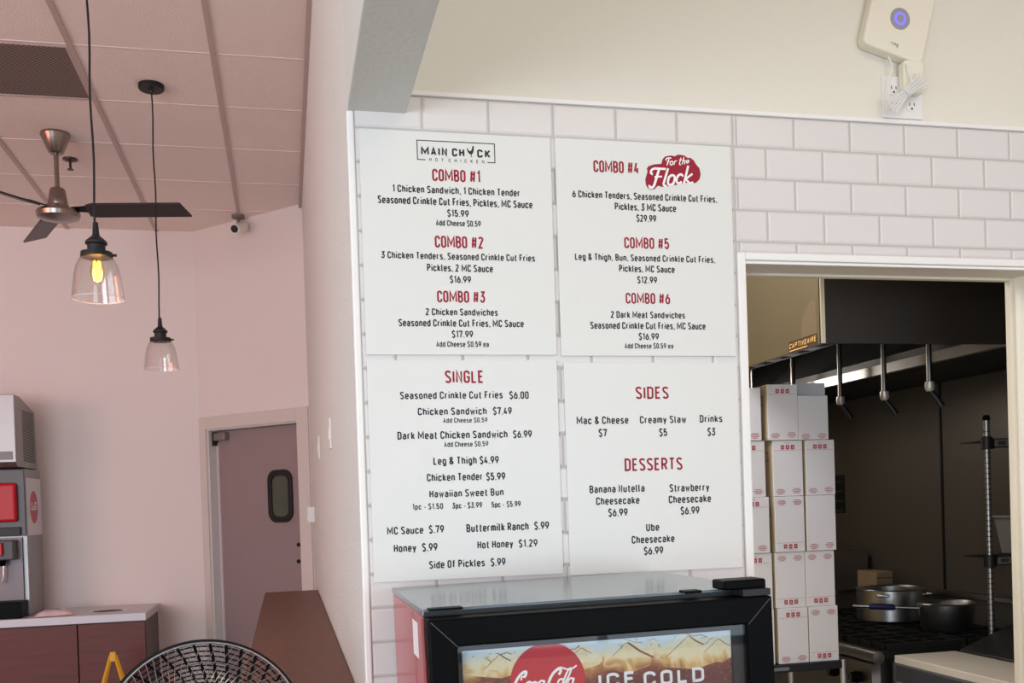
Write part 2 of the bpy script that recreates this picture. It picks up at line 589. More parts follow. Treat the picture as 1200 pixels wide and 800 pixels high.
ds0, ds1, dz = 0.072, 0.995, 2.170     # door opening along the wall
ax = MB()
for s0, s1, z0, z1 in ((0, ds0, 0, CH), (ds1, AL, 0, CH), (ds0, ds1, dz, CH)):
    ax.prism([(s0, z0), (s1, z0), (s1, z1), (s0, z1)], -0.13, 0, P45)
struct(ax.build('wall_angled', WALL))
fr = MB()
for s0, s1, z0, z1 in ((0.006, ds0, 0, 2.262), (ds1, AL-0.006, 0, 2.262), (ds0, ds1, dz, 2.262)):
    fr.prism([(s0, z0), (s1, z0), (s1, z1), (s0, z1)], 0.0, 0.014, P45)
struct(fr.build('trim_1', FRAMEM, bevel=0.002))
jm = MB()
for s0, s1, z0, z1 in ((ds0, ds0+0.02, 0, dz), (ds1-0.012, ds1, 0, dz), (ds0+0.02, ds1-0.012, dz-0.012, dz)):
    jm.prism([(s0, z0), (s1, z0), (s1, z1), (s0, z1)], -0.13, -0.001, P45)
struct(jm.build('trim_2', mat('jamb_paint', (205, 202, 198), 0.5)))
d1 = struct(MB().prism([(ds0+.022, 0.01), (ds1-.014, 0.01), (ds1-.014, dz-.014), (ds0+.022, dz-.014)], -0.115, -0.07, P45).build('door_1', DOORM, bevel=0.003))


def on45(u, v, h=-0.07):
    d = (u-600)/FPX*RIGHT+(PPY-v)/FPX*UP+FWD
    n = Vector((-S2, -S2, 0))
    p0 = Vector((AX0, FAR, 0))+n*h-Vector((0, 0, EYE))
    t = n.dot(p0)/n.dot(d)
    q = d*t+Vector((0, 0, EYE))
    e = q-Vector((AX0, FAR, 0))
    return (e.x*S2-e.y*S2, q.z)


(sa, za), (sb, zb) = on45(314.8, 551), on45(344.8, 611.5)
sc_, zc_ = (sa+sb)/2, (za+zb)/2
sw, zh = sb-sa, za-zb
outer, inner = rrect(sw, zh, 0.075, 8, sc_, zc_), rrect(sw-0.07, zh-0.085, 0.05, 8, sc_, zc_)
ring(MB(), outer, inner, -0.07, -0.05, P45).build('window_gasket', RUBBER, d1, bevel=0.004, label='black rubber window gasket')
MB().prism(inner, -0.069, -0.064, P45).build('window_pane', DOORGLASS, d1, label='dark oblong window pane')
MB().prism([(ds0+.024, .02), (ds0+.05, .02), (ds0+.05, dz-.1), (ds0+.024, dz-.1)], -0.071, -0.062, P45).build('edge_strip', mat('door_edge_strip', (214, 200, 200), 0.35, metal=0.3), d1, label='pale metal edge strip')
cl = MB().prism([(ds0+.045, dz-.085), (ds0+.165, dz-.085), (ds0+.165, dz-.028), (ds0+.045, dz-.028)], -0.07, -0.02, P45).build('door_closer', mat('closer_grey', (140, 130, 126), 0.45, metal=0.5), d1, bevel=0.006)
MB().prism([(ds0+.021, dz-.12), (ds0+.044, dz-.12), (ds0+.044, dz-.02), (ds0+.021, dz-.02)], -0.07, -0.03, P45).build('closer_bracket', BLACKM, cl)
for u, v in ((350.5, 638), (350.5, 657.5)):
    s, z = on45(u, v)
    MB().prism(circ(0.014, 16, s, z), -0.07, -0.06, P45).build('bolt', BLACKM, d1)

# ---- the tiled wall, the painted wall above it, the kitchen opening
mb = MB()
for x0, x1, z0, z1 in ((XP+.128, OX0, 0, CH), (OX1, 4.0, 0, CH), (OX0, OX1, OZ, CH)):
    mb.box(x0, x1, D, D+WT, z0, z1)
struct(mb.build('wall_front', WALLU))
tiles = MB()
groove = MB()


def tile_rect(x0, x1, z0, z1):
    """one bevelled tile, cut to the wall around the opening"""
    for cx0, cx1, cz0, cz1 in ((0.188, OX0-0.023, 0, TT), (OX0-0.023, OX1+0.023, OZ+0.023, TT), (OX1+0.023, 3.99, 0, TT)):
        a, b, c, d = max(x0, cx0), min(x1, cx1), max(z0, cz0), min(z1, cz1)
        if b-a < 0.004 or d-c < 0.004:
            continue
        g, e = 0.0022, 0.0045
        y0, y1 = D-0.0012, D-0.0040
        q = [(a+g, c+g), (b-g, c+g), (b-g, d-g), (a+g, d-g)]
        q2 = [(a+g+e, c+g+e), (b-g-e, c+g+e), (b-g-e, d-g-e), (a+g+e, d-g-e)]
        if b-a < 3*(g+e) or d-c < 3*(g+e):
            q2 = [((p[0]+(a+b)/2)/2, (p[1]+(c+d)/2)/2) for p in q]
        vs = [(p[0], y0, p[1]) for p in q]+[(p[0], y1, p[1]) for p in q2]
        tiles.add(vs, [(4, 5, 6, 7), (0, 1, 5, 4), (1, 2, 6, 5), (2, 3, 7, 6), (3, 0, 4, 7)])


row = 0
z = TT
while z > 0:
    xs = 0.3529-TW*1.0-(TW/2 if row % 2 else 0)
    x = xs-TW
    while x < 4.0:
        tile_rect(x, x+TW, z-TH, z)
        x += TW
    z -= TH
    row += 1
for cx0, cx1, cz0, cz1 in ((0.188, OX0-0.023, 0, TT), (OX0-0.023, OX1+0.023, OZ+0.023, TT), (OX1+0.023, 3.99, 0, TT)):
    groove.box(cx0, cx1, D-0.0014, D-0.0002, cz0, cz1)
struct(groove.build('wall_front_grout', mat('tile_grout', (186, 180, 177), 0.5)))
struct(tiles.build('wall_front_tiling', TILEM))
struct(MB().box(XP+.14, 3.99, D-0.009, D, TT, TT+0.012).build('trim_3', TRIMM, bevel=0.003))
struct(MB().box(XP-0.001, 0.188, D-0.008, D+0.012, 0, 2.499).build('trim_4', TRIMM, bevel=0.004))
# moulding round the opening, the plaster reveal and its kitchen-side lip
mb = MB()
mb.box(OX0-0.023, OX0, D-0.010, D+0.001, 0, OZ+0.023)
mb.box(OX0, OX1, D-0.010, D+0.001, OZ+0.003, OZ+0.023)
mb.box(OX1, OX1+0.023, D-0.010, D+0.001, 0, OZ+0.023)
struct(mb.build('trim_5', TRIMM, bevel=0.003))
mb = MB()
mb.box(OX0, OX1, D-0.006, D+0.006, OZ-0.006, OZ+0.001)
mb.box(OX1-0.006, OX1+0.001, D-0.006, D+0.006, 0, OZ-0.006)
struct(mb.build('trim_6', TRIMM, bevel=0.0015))
mb = MB()
mb.box(OX0-.001, OX1, D+WT-0.012, D+WT+0.012, OZ-0.007, OZ+0.02)
mb.box(OX1-0.012, OX1+0.02, D+WT-0.014, D+WT+0.012, 0, OZ)
struct(mb.build('trim_7', mat('reveal_bead', (216, 206, 186), 0.5), bevel=0.003))

# beam running from the wall towards the photographer, its underside above the left wall edge
struct(MB().box(XP, 0.3143, -3.3, D-0.0002, 2.4995, CH).build('beam', BEAMM, bevel=0.004))

# ---- kitchen shell
struct(MB().box(KX, KX+.1, D+WT, KY+.1, 0, 2.9).build('wall_kitchen_right', DARKST))
struct(MB().box(.30, KX, KY, KY+.1, 0, 2.9).build('wall_kitchen_far', mat('kitchen_far_paint', (96, 88, 78), 0.6)))
struct(MB().box(.30, .32, D+WT, KY, 0, 2.9).build('wall_kitchen_left', mat('kitchen_beige', (206, 184, 138), 0.6)))
struct(MB().box(.30, KX, D+WT, KY, 2.75, 2.85).build('kitchen_ceiling', mat('kitchen_ceiling_paint', (190, 175, 145), 0.7)))
struct(MB().box(KX-0.006, KX+.001, 4.30, 4.313, 0.9, 2.075).build('trim_9', mat('panel_seam', (30, 27, 25), 0.4, metal=0.5)))

# ================================================================== menu boards


def menu_board(c, label, rows, logo=None, badge=None):
    x0, x1, z0, z1 = c
    root = thing('menu_board', ((x0+x1)/2, D-0.005, z0), label, 'menu board', 'menu boards on the tiled wall')
    MB().box(x0, x1, D-0.0105, D-0.0042, z0, z1).build('panel', MENU, root, bevel=0.0008)
    yp = D-0.0108

    def P(a, b, h):
        return Vector((a, yp-h, b))
    for (u0, u1, v0, v1, s, kind) in rows:
        vc, uc = (v0+v1)/2, (u0+u1)/2
        a0, a1 = at(u0, vc, y=yp).x, at(u1, vc, y=yp).x
        b0, b1 = at(uc, v1, y=yp).z, at(uc, v0, y=yp).z
        m = MB()
        put_text(m, s, a0, a1, b0, b1-b0, P, wt={'h': 0.155, 'i': 0.178, 'p': 0.178, 's': 0.17}[kind])
        nm = {'h': 'heading', 'i': 'item_text', 'p': 'price_text', 's': 'small_print'}[kind]
        m.build(nm, INKR if kind == 'h' else INKB, root, label='red heading' if kind == 'h' else None)
    if logo:
        logo(root, P, yp)
    if badge:
        badge(root, P, yp)
    return root


def conv(ox, oy, k, rows):
    return [(ox+a/k, ox+b/k, oy+c/k, oy+d/k, s, q) for a, b, c, d, s, q in rows]


def main_logo(root, P, yp):
    k, ox, oy = 2.9625, 420, 150
    def W(u, v):
        p = at(ox+u/k, oy+v/k, y=yp)
        return (p.x, p.z)
    tl, tr, br, bl = W(203, 42), W(472, 55), W(471, 122), W(204, 107)
    x0, x1, zt, zb = tl[0], tr[0], (tl[1]+tr[1])/2, (bl[1]+br[1])/2
    t = 0.0022
    lg = MB()
    gapL, gapR = W(233, 109)[0], W(448, 120)[0]
    stroke2d(lg, [(gapL, zb), (x0, zb), (x0, zt), (x1, zt), (x1, zb), (gapR, zb)], t, P, 0)
    part = lg.build('logo_frame', INKB, root, label='black outlined logo box')
    m = MB()
    capb, capt = W(335, 99)[1], W(335, 70)[1]
    put_text(m, 'MAIN CH', W(217, 80)[0], W(368, 85)[0], capb, capt-capb, P, wt=0.22, gap=0.14)
    put_text(m, 'CK', W(412, 85)[0], W(458, 88)[0], capb, capt-capb, P, wt=0.22, gap=0.14)
    b2, t2 = W(340, 119)[1], W(340, 107)[1]
    put_text(m, 'HOT CHICKEN', W(246, 110)[0], W(437, 118)[0], b2, t2-b2, P, wt=0.16, gap=0.7)
    m.build('logo_lettering', INKB, part)
    cx, cz = W(390, 84)
    s = (capt-capb)
    hen = [(-.42, .62), (-.30, .30), (-.12, .12), (.06, .22), (.18, .55), (.22, .78), (.30, .86), (.36, .78), (.50, .70), (.38, .66), (.38, .30), (.28, -.08), (.10, -.30), (.08, -.52), (.22, -.60), (-.06, -.60), (.02, -.52), (.0, -.30), (-.20, -.20), (-.34, .02), (-.46, .28)]
    MB().prism([(cx+a*s*1.0, cz+b*s*.92) for a, b in hen][::-1], 0, 0.0003, P).build('rooster_mark', INKB, part)


def flock_badge(root, P, yp):
    k, ox, oy = 2.961, 640, 150
    def W(u, v):
        p = at(ox+u/k, oy+v/k, y=yp)
        return (p.x, p.z)
    out = [(346, 196), (344, 178), (352, 150), (349, 140), (356, 132), (375, 126), (400, 124), (404, 108), (412, 99), (432, 95), (446, 98), (458, 92), (478, 95), (492, 104), (500, 103), (512, 112), (520, 126), (532, 140), (536, 160), (532, 178), (520, 190), (505, 192), (496, 186), (480, 192), (462, 192), (450, 198), (436, 196), (420, 203), (402, 204), (388, 200), (376, 212), (362, 214), (352, 208)]
    poly = [W(*p) for p in out]
    bd = MB().prism(poly[::-1], 0.0, 0.0004, P).build('badge', INKR, root, label='dark red badge with white script')
    m = MB()
    sx = W(440, 150)[0]-W(339, 150)[0]
    u = sx/101
    x, z = W(354, 205)
    F = lambda pts: [(x+a*u, z+b*u) for a, b in pts]
    sh = lambda pts: [(a+.22*b, b+.105*a) for a, b in pts]
    H = 0.0006
    for pts, t in (
        (Z((8, 42), (-6, 44), (-2, 62), (14, 60))+[(50, 56)], 9), ([(27, 58), (20, 6)]+Z((20, 6), (16, -8), (2, -4), (4, 6)), 10), ([(16, 32), (42, 32)], 7),
        ([(58, 58), (52, 10)]+A(60, 8, 8, 180, 300), 9), ([(p[0]+66, p[1]) for p in Oval(22, 2, 34)], 9),
        ([(117, 28)]+A(106, 20, 11, 40, 320, 15), 9), ([(128, 62), (124, 2)], 9), ([(148, 34), (127, 18), (146, 2), (156, 6)], 8)):
        stroke2d(m, F(sh(pts)), t*u*0.82, P, H)
    x, z = W(412, 130)
    for pts, t in (
        (Z((2, 16), (-4, 22), (2, 26), (18, 23)), 4.5), ([(10, 22), (7, 0)], 4.5), ([(5, 12), (14, 12)], 3.5), ([(p[0]+17, p[1]) for p in Oval(9, 0, 13)], 4),
        ([(32, 13), (31, 0)], 4), (A(37, 8, 5, 180, 60), 4), ([(52, 22), (50, 3)]+A(54, 3, 4, 180, 300), 4), ([(47, 15), (57, 15)], 3.2),
        ([(62, 24), (60, 0)], 4), ([(61, 8)]+A(65, 9, 4, 180, 0)+[(68, 0)], 4), ([(73, 7), (82, 8)]+A(78, 8, 5, 0, 320), 3.6)):
        stroke2d(m, F(sh(pts)), t*u*0.82, P, H)
    m.build('badge_script', INKW, bd, label='white script')


LINE_TL = conv(420, 150, 2.9625, [
    (256, 423, 144.5, 187, 'COMBO #1', 'h'),
    (118, 561, 204, 230, '1 Chicken Sandwich, 1 Chicken Tender', 'i'),
    (67, 604, 243, 270, 'Seasoned Crinkle Cut Fries, Pickles, MC Sauce', 'i'),
    (308, 383, 284, 309, '$15.99', 'p'), (269, 425, 320, 341, 'Add Cheese $0.59', 's'),
    (265, 434, 375, 417, 'COMBO #2', 'h'),
    (79, 613, 433, 458, '3 Chicken Tenders, Seasoned Crinkle Cut Fries', 'i'),
    (238, 467, 473, 499, 'Pickles, 2 MC Sauce', 'i'), (317, 391, 513, 538, '$16.99', 'p'),
    (273, 440, 565, 606, 'COMBO #3', 'h'), (233, 484, 626, 651, '2 Chicken Sandwiches', 'i'),
    (139, 574, 664, 690, 'Seasoned Crinkle Cut Fries, MC Sauce', 'i'), (324, 398, 703, 728, '$17.99', 'p'),
    (270, 453, 740, 760, 'Add Cheese $0.59 ea', 's')])
LINE_TR = conv(640, 150, 2.961, [
    (164, 322, 114.5, 156, 'COMBO #4', 'h'),
    (91, 592, 225, 250, '6 Chicken Tenders, Seasoned Crinkle Cut Fries,', 'i'),
    (238, 451, 262, 288, 'Pickles, 3 MC Sauce', 'i'), (313, 382, 301, 326, '$29.99', 'p'),
    (271, 427, 380, 419, 'COMBO #5', 'h'),
    (100, 586, 439, 463, 'Leg & Thigh, Bun, Seasoned Crinkle Cut Fries,', 'i'),
    (253, 446, 476, 501, 'Pickles, MC Sauce', 'i'), (316, 385, 515, 539, '$12.99', 'p'),
    (276, 430, 572, 610, 'COMBO #6', 'h'), (224, 482, 636, 660, '2 Dark Meat Sandwiches', 'i'),
    (153, 553, 673, 698, 'Seasoned Crinkle Cut Fries, MC Sauce', 'i'), (321, 391, 711, 735, '$16.99', 'p'),
    (272, 441, 746, 765, 'Add Cheese $0.59 ea', 's')])
LINE_BL = conv(420, 415, 3.0208, [
    (306, 443, 57, 102, 'SINGLE', 'h'),
    (147, 511, 131, 158, 'Seasoned Crinkle Cut Fries', 'i'), (534, 603, 131, 158, '$6.00', 'p'),
    (210, 454, 188, 215, 'Chicken Sandwich', 'i'), (476, 543, 187, 214, '$7.49', 'p'),
    (300, 457, 224, 242, 'Add Cheese $0.59', 's'),
    (138, 528, 271, 299, 'Dark Meat Chicken Sandwich', 'i'), (547, 614, 269, 296, '$6.99', 'p'),
    (303, 460, 308, 327, 'Add Cheese $0.59', 's'),
    (265, 419, 362, 390, 'Leg & Thigh', 'i'), (429, 497, 360, 388, '$4.99', 'p'),
    (242, 440, 420, 448, 'Chicken Tender', 'i'), (452, 520, 418, 446, '$5.99', 'p'),
    (251, 514, 477, 504, 'Hawaiian Sweet Bun', 'i'), (191, 300, 528, 549, '1pc - $1.50', 'p'), (332, 438, 524, 545, '3pc - $3.99', 'p'), (471, 575, 520, 541, '5pc - $5.99', 'p'),
    (101, 230, 609, 637, 'MC Sauce', 'i'), (249, 303, 605, 633, '$.79', 'p'),
    (382, 603, 597, 626, 'Buttermilk Ranch', 'i'), (622, 675, 592, 620, '$.99', 'p'),
    (125, 205, 671, 700, 'Honey', 'i'), (225, 280, 668, 697, '$.99', 'p'),
    (421, 548, 658, 686, 'Hot Honey', 'i'), (567, 634, 655, 682, '$1.29', 'p'),
    (250, 448, 727, 755, 'Side Of Pickles', 'i'), (468, 521, 721, 749, '$.99', 'p')])
LINE_BR = conv(655, 415, 3.018, [
    (271, 388, 114, 158, 'SIDES', 'h'), (62, 246, 219, 247, 'Mac & Cheese', 'i'), (140, 170, 264, 292, '$7', 'p'),
    (286, 450, 217, 244, 'Creamy Slaw', 'i'), (354, 383, 262, 290, '$5', 'p'), (498, 578, 214, 241, 'Drinks', 'i'), (525, 553, 260, 288, '$3', 'p'),
    (232, 437, 366, 411, 'DESSERTS', 'h'),
    (108, 303, 461, 489, 'Banana Nutella', 'i'), (131, 285, 503, 531, 'Cheesecake', 'i'), (174, 243, 545, 573, '$6.99', 'p'),
    (391, 532, 457, 485, 'Strawberry', 'i'), (388, 538, 497, 525, 'Cheesecake', 'i'), (430, 497, 538, 566, '$6.99', 'p'),
    (308, 355, 597, 625, 'Ube', 'i'), (257, 409, 639, 667, 'Cheesecake', 'i'), (300, 369, 680, 708, '$6.99', 'p')])
menu_board((0.199, 0.671, 1.917, 2.456), 'white menu board topped by a boxed logo, listing COMBO #1 to #3', LINE_TL, logo=main_logo)
menu_board((0.683, 1.155, 1.915, 2.457), 'white menu board with a red badge, listing COMBO #4 to #6', LINE_TR, badge=flock_badge)
menu_board((0.199, 0.670, 1.371, 1.904), 'white menu board headed SINGLE, above the left of the drinks cooler', LINE_BL)
menu_board((0.688, 1.157, 1.365, 1.898), 'white menu board headed SIDES and DESSERTS', LINE_BR)

# ================================================================== drinks cooler
cool = thing('drinks_cooler', (0.590, 2.09, 0), 'black glass-door drinks cooler with red sides under the menu boards', 'drinks cooler', local=True)
cool.rotation_euler = (0, -0.014, 0)
CW, CT = 0.3325, 1.365
MB().box(-CW, CW, -0.27, 0.27, 0.08, CT-0.014).build('cabinet_body', REDC, cool, bevel=0.004)
MB().box(-CW-.002, CW+.002, -0.272, 0.272, CT-0.013, CT).build('top_panel', mat('cooler_top', (104, 116, 126), 0.17, metal=0.3, spec=0.7), cool, bevel=0.003, label='glossy grey top panel')
MB().box(-CW+.02, CW-.02, -0.25, 0.25, 0.02, 0.079).build('plinth', BLACK, cool)
for sx in (-1, 1):
    for sy in (-1, 1):
        MB().lathe([(0, 0.0045*(1-sx)), (0.02, 0.0045*(1-sx)), (0.02, 0.02), (0, 0.02)], (sx*.27, sy*.21, 0), 16).build('foot', BLACK, cool)
yd0, yd1 = -0.335, -0.278
fl, fr_, ft, fb = -CW-0.001, CW+0.001, CT-0.012, 0.10
bw = 0.052
dr = MB()


def PD(a, b, h):
    return Vector((a, yd0-h, b))


def PDb(d):
    return lambda a, b, h: Vector((a, d-h, b))


door = ring(MB(), [(fl, fb), (fr_, fb), (fr_, ft), (fl, ft)], [(fl+bw, fb+bw), (fr_-bw, fb+bw), (fr_-bw, ft-bw), (fl+bw, ft-bw)], yd0-yd1, 0, PD).build('door_frame', BLACK, cool, bevel=0.004)
mit = MB()
for sx in (fl, fr_):
    s = 1 if sx == fl else -1
    stroke2d(mit, [(sx+s*.005, ft-.005), (sx+s*bw, ft-bw)], 0.0014, PD, 0.0004)
mit.build('mitre_joint', mat('joint_line', (66, 66, 66), 0.5), door)
gi = [(fl+bw, fb+bw), (fr_-bw, fb+bw), (fr_-bw, ft-bw), (fl+bw, ft-bw)]
g2 = [(fl+bw+.011, fb+bw+.011), (fr_-bw-.022, fb+bw+.011), (fr_-bw-.022, ft-bw-.012), (fl+bw+.011, ft-bw-.012)]
ring(MB(), gi, g2, -0.034, -0.026, PD).build('glass_border', mat('glass_border_grey', (46, 48, 54), 0.55, spec=0.2), door)
MB().box(fl+bw-.004, fr_-bw+.004, yd0+0.010, yd0+0.014, fb+bw-.004, ft-bw+.004).build('door_glass', COOLGLASS, door)
# printed header behind the glass
m = bpy.data.materials.new('cola_print')
m.use_nodes = True
nt = m.node_tree
b = nt.nodes['Principled BSDF']
b.inputs['Roughness'].default_value = 0.5
tc = nt.nodes.new('ShaderNodeTexCoord')
sp = nt.nodes.new('ShaderNodeSeparateXYZ')
nt.links.new(tc.outputs['Object'], sp.inputs[0])
nz = nt.nodes.new('ShaderNodeTexNoise')
nz.inputs['Scale'].default_value = 13
nz.inputs['Detail'].default_value = 9
nz.inputs['Roughness'].default_value = 0.62
nt.links.new(tc.outputs['Object'], nz.inputs['Vector'])
m1 = nt.nodes.new('ShaderNodeMath')
m1.operation = 'MULTIPLY_ADD'
m1.inputs[1].default_value = 0.10
nt.links.new(nz.outputs['Fac'], m1.inputs[0])
nt.links.new(sp.outputs['Z'], m1.inputs[2])
mr = nt.nodes.new('ShaderNodeMapRange')
mr.inputs['From Min'].default_value = 1.21+0.05
mr.inputs['From Max'].default_value = 1.296+0.05
nt.links.new(m1.outputs[0], mr.inputs[0])
cr = nt.nodes.new('ShaderNodeValToRGB')
el = cr.color_ramp.elements
el[0].position, el[0].color = 0.0, (*lin((96, 40, 36)), 1)
el[1].position, el[1].color = 1.0, (*lin((196, 216, 226)), 1)
for pos, c in ((0.25, (126, 62, 44)), (0.40, (176, 118, 68)), (0.52, (208, 182, 130)), (0.66, (216, 212, 188)), (0.78, (202, 216, 220))):
    e = el.new(pos)
    e.color = (*lin(c), 1)
nt.links.new(mr.outputs[0], cr.inputs[0])
vz = nt.nodes.new('ShaderNodeTexVoronoi')
vz.inputs['Scale'].default_value = 160
nt.links.new(tc.outputs['Object'], vz.inputs['Vector'])
v2 = nt.nodes.new('ShaderNodeMapRange')
v2.inputs['From Min'].default_value = 0.0
v2.inputs['From Max'].default_value = 0.35
v2.inputs['To Min'].default_value = 0.25
v2.inputs['To Max'].default_value = 0.0
nt.links.new(vz.outputs['Distance'], v2.inputs[0])
mx = nt.nodes.new('ShaderNodeMix')
mx.data_type = 'RGBA'
mx.inputs[7].default_value = (*lin((226, 206, 170)), 1)
nt.links.new(v2.outputs[0], mx.inputs[0])
nt.links.new(cr.outputs[0], mx.inputs[6])
nt.links.new(mx.outputs[2], b.inputs['Base Color'])
yh = yd0+0.033
hz0, hz1 = 1.03, ft-bw-.012
hd = MB().box(fl+bw+.011, fr_-bw-.022, yh, yh+0.004, hz0, hz1).build('header_print', m, cool, label='printed header of cola and ice')
ice = MB()
ICEM = bpy.data.materials.new('printed_ice')
ICEM.use_nodes = True
nt = ICEM.node_tree
b = nt.nodes['Principled BSDF']
b.inputs['Roughness'].default_value = 0.5
tc = nt.nodes.new('ShaderNodeTexCoord')
nz = nt.nodes.new('ShaderNodeTexNoise')
nz.inputs['Scale'].default_value = 26
nz.inputs['Detail'].default_value = 8
nz.inputs['Distortion'].default_value = 1.2
nt.links.new(tc.outputs['Object'], nz.inputs['Vector'])
cr = nt.nodes.new('ShaderNodeValToRGB')
cr.color_ramp.elements[0].position, cr.color_ramp.elements[0].color = .30, (*lin((140, 78, 52)), 1)
cr.color_ramp.elements[1].position, cr.color_ramp.elements[1].color = 1.0, (*lin((206, 218, 218)), 1)
for pos, c in ((0.48, (206, 164, 104)), (0.62, (224, 206, 160)), (0.80, (220, 216, 196))):
    e = cr.color_ramp.elements.new(pos)
    e.color = (*lin(c), 1)
sp = nt.nodes.new('ShaderNodeSeparateXYZ')
nt.links.new(tc.outputs['Object'], sp.inputs[0])
mr = nt.nodes.new('ShaderNodeMapRange')
mr.inputs['From Min'].default_value = 1.228
mr.inputs['From Max'].default_value = 1.292
mr.inputs['To Max'].default_value = 0.55
nt.links.new(sp.outputs['Z'], mr.inputs[0])
ma = nt.nodes.new('ShaderNodeMath')
ma.operation = 'MULTIPLY_ADD'
ma.inputs[1].default_value = 0.85
nt.links.new(nz.outputs['Fac'], ma.inputs[0])
nt.links.new(mr.outputs[0], ma.inputs[2])
nt.links.new(ma.outputs[0], cr.inputs[0])
nt.links.new(cr.outputs[0], b.inputs['Base Color'])
PH = PDb(yh)
hx0, hx1 = fl+bw+.011, fr_-bw-.022
ri_ = random.Random(11)
edge = MB()
for f, wdt, hgt, dy in ((.05, .055, .026, .012), (.13, .085, .032, .010), (.26, .06, .026, .010), (.43, .075, .030, .010), (.60, .10, .042, .006), (.70, .035, .022, .008), (.84, .13, .046, .004), (.955, .07, .036, .010)):
    cx = hx0+f*(hx1-hx0)
    zt_ = hz1-dy
    pts = []
    n_ = 14
    for q in range(n_):
        a = PI*q/(n_-1)
        rr_ = 1+ri_.uniform(-.08, .08)
        pts.append((cx+wdt*.5*math.cos(a)*rr_, zt_-hgt+hgt*max(0, math.sin(a))**.75*rr_*(1 if q != n_//2 else 1.1)))
    lo = [(cx-wdt*.42, zt_-hgt*1.25), (cx+wdt*.05, zt_-hgt*1.45), (cx+wdt*.44, zt_-hgt*1.2)]
    poly = [(min(max(a, hx0+.001), hx1-.001), min(b_, hz1-.001)) for a, b_ in pts+lo]
    ih = .0003+.00005*len(ice.f)
    ice.add([PH(a, b_, ih) for a, b_ in poly], [list(range(len(poly)))])
    k0 = ri_.randrange(1, 9)
    stroke2d(edge, [poly[k0], poly[k0+1], poly[k0+2], poly[k0+3]], ri_.uniform(.0008, .0016), PH, 0.0007)
ice.build('ice_cubes', ICEM, hd, label='pale printed ice cubes')
for q in range(26):
    bx_, bz_, br2 = ri_.uniform(hx0+.01, hx1-.01), ri_.uniform(hz1-.028, hz1-.004), ri_.uniform(.0008, .002)
    stroke2d(edge, [(bx_+br2*math.cos(t*PI/4), bz_+br2*1.3*math.sin(t*PI/4)) for t in range(9)], .0005, PH, 0.0009)
facet = MB()
for f, dz0, wl, wr, th in ((.135, .013, .030, .020, .0022), (.43, .012, .028, .018, .0012), (.60, .009, .030, .052, .0036), (.835, .006, .048, .030, .0026), (.95, .016, .03, .025, .0014)):
    cx, zp = hx0+f*(hx1-hx0), hz1-dz0
    L_, R2 = (cx-wl, zp-wl*.78), (min(cx+wr, hx1-.002), zp-wr*.62)
    fh = .0009+.00004*len(facet.f)
    facet.add([PH(L_[0], L_[1], fh), PH(cx+.004, zp-.030, fh), PH(R2[0]-.008, R2[1]+.004, fh), PH(cx, zp, fh), PH(cx-wl*.45, zp-wl*.30, fh)], [(0, 1, 2, 3, 4)])
    stroke2d(edge, [L_, (cx-wl*.45, zp-wl*.32), (cx-.003, zp-.001), (cx+.002, zp)], .0010, PH, .0013)
    stroke2d(edge, [(cx+.001, zp), (cx+wr*.5, zp-wr*.36), R2], th, PH, .0014)
facet.build('ice_facets', mat('printed_ice_pale', (222, 210, 172), 0.5, vary=0.16, vscale=70), hd, label='pale printed ice facets')
edge.build('ice_edge', mat('printed_ice_edge', (140, 92, 62), 0.5), hd)
p_top = at(642, 752.5, y=2.09+yh)
p_c = at(642, 798, y=2.09+yh)
k = Matrix.Rotation(0.014, 4, 'Y')


def loc(u, v):
    p = at(u, v, y=2.09+yh)-Vector((0.590, 2.09, 0))
    q = Matrix.Rotation(0.014, 3, 'Y') @ p
    return (q.x, q.z)


dcx, dcz = loc(642, 798)
rad = loc(642, 752.5)[1]-dcz
disc = MB().prism(circ(rad, 64, dcx, dcz)[::-1], 0.0008, 0.0012, PH).build('red_disc', mat('logo_red', (186, 30, 42), 0.4), hd, label='round red logo disc')
u = (loc(683, 790)[0]-loc(603, 790)[0])/100
sx0, sz0 = loc(603, 808)[0], loc(640, 808)[1]


def cola_script(mb, x, z, u, P, h, t=1.0):
    F = lambda pts: [(x+(a+.30*b)*u, z+b*u) for a, b in pts]
    lines = [
        (Z((9, 22), (16, 36), (0, 34), (-3, 14))+Z((-3, 14), (-5, -4), (8, -6), (14, 6))[1:], 4.2),
        (Z((9, 22), (6, 26), (3, 22), (6, 18)), 2.6),
        ([(p[0]+15, p[1]) for p in Oval(8, 0, 15)], 3), ([(33, 12)]+A(28, 7, 5, 50, 320, 7), 3),
        ([(p[0]+35, p[1]) for p in Oval(8, 0, 15)], 3), ([(43.5, 15), (43, 0), (46, 1)], 3), ([(46, 8), (50, 8)], 2.4),
        (Z((64, 22), (72, 34), (54, 36), (51, 14))+Z((51, 14), (49, -4), (62, -6), (67, 6))[1:], 4.2),
        (Z((58, 30), (66, 40), (76, 20), (90, 34)), 2.6),
        ([(p[0]+66, p[1]) for p in Oval(8, 0, 15)], 3), (Z((76, 0), (72, 14), (78, 34), (82, 30))+Z((82, 30), (84, 20), (77, 12), (77, 4))[1:], 2.8),
        ([(p[0]+82, p[1]) for p in Oval(8, 0, 15)], 3), ([(90.5, 15), (90, 0), (94, 2)], 3)]
    for pts, tt in lines:
        stroke2d(mb, F(pts), tt*u*t, P, h)


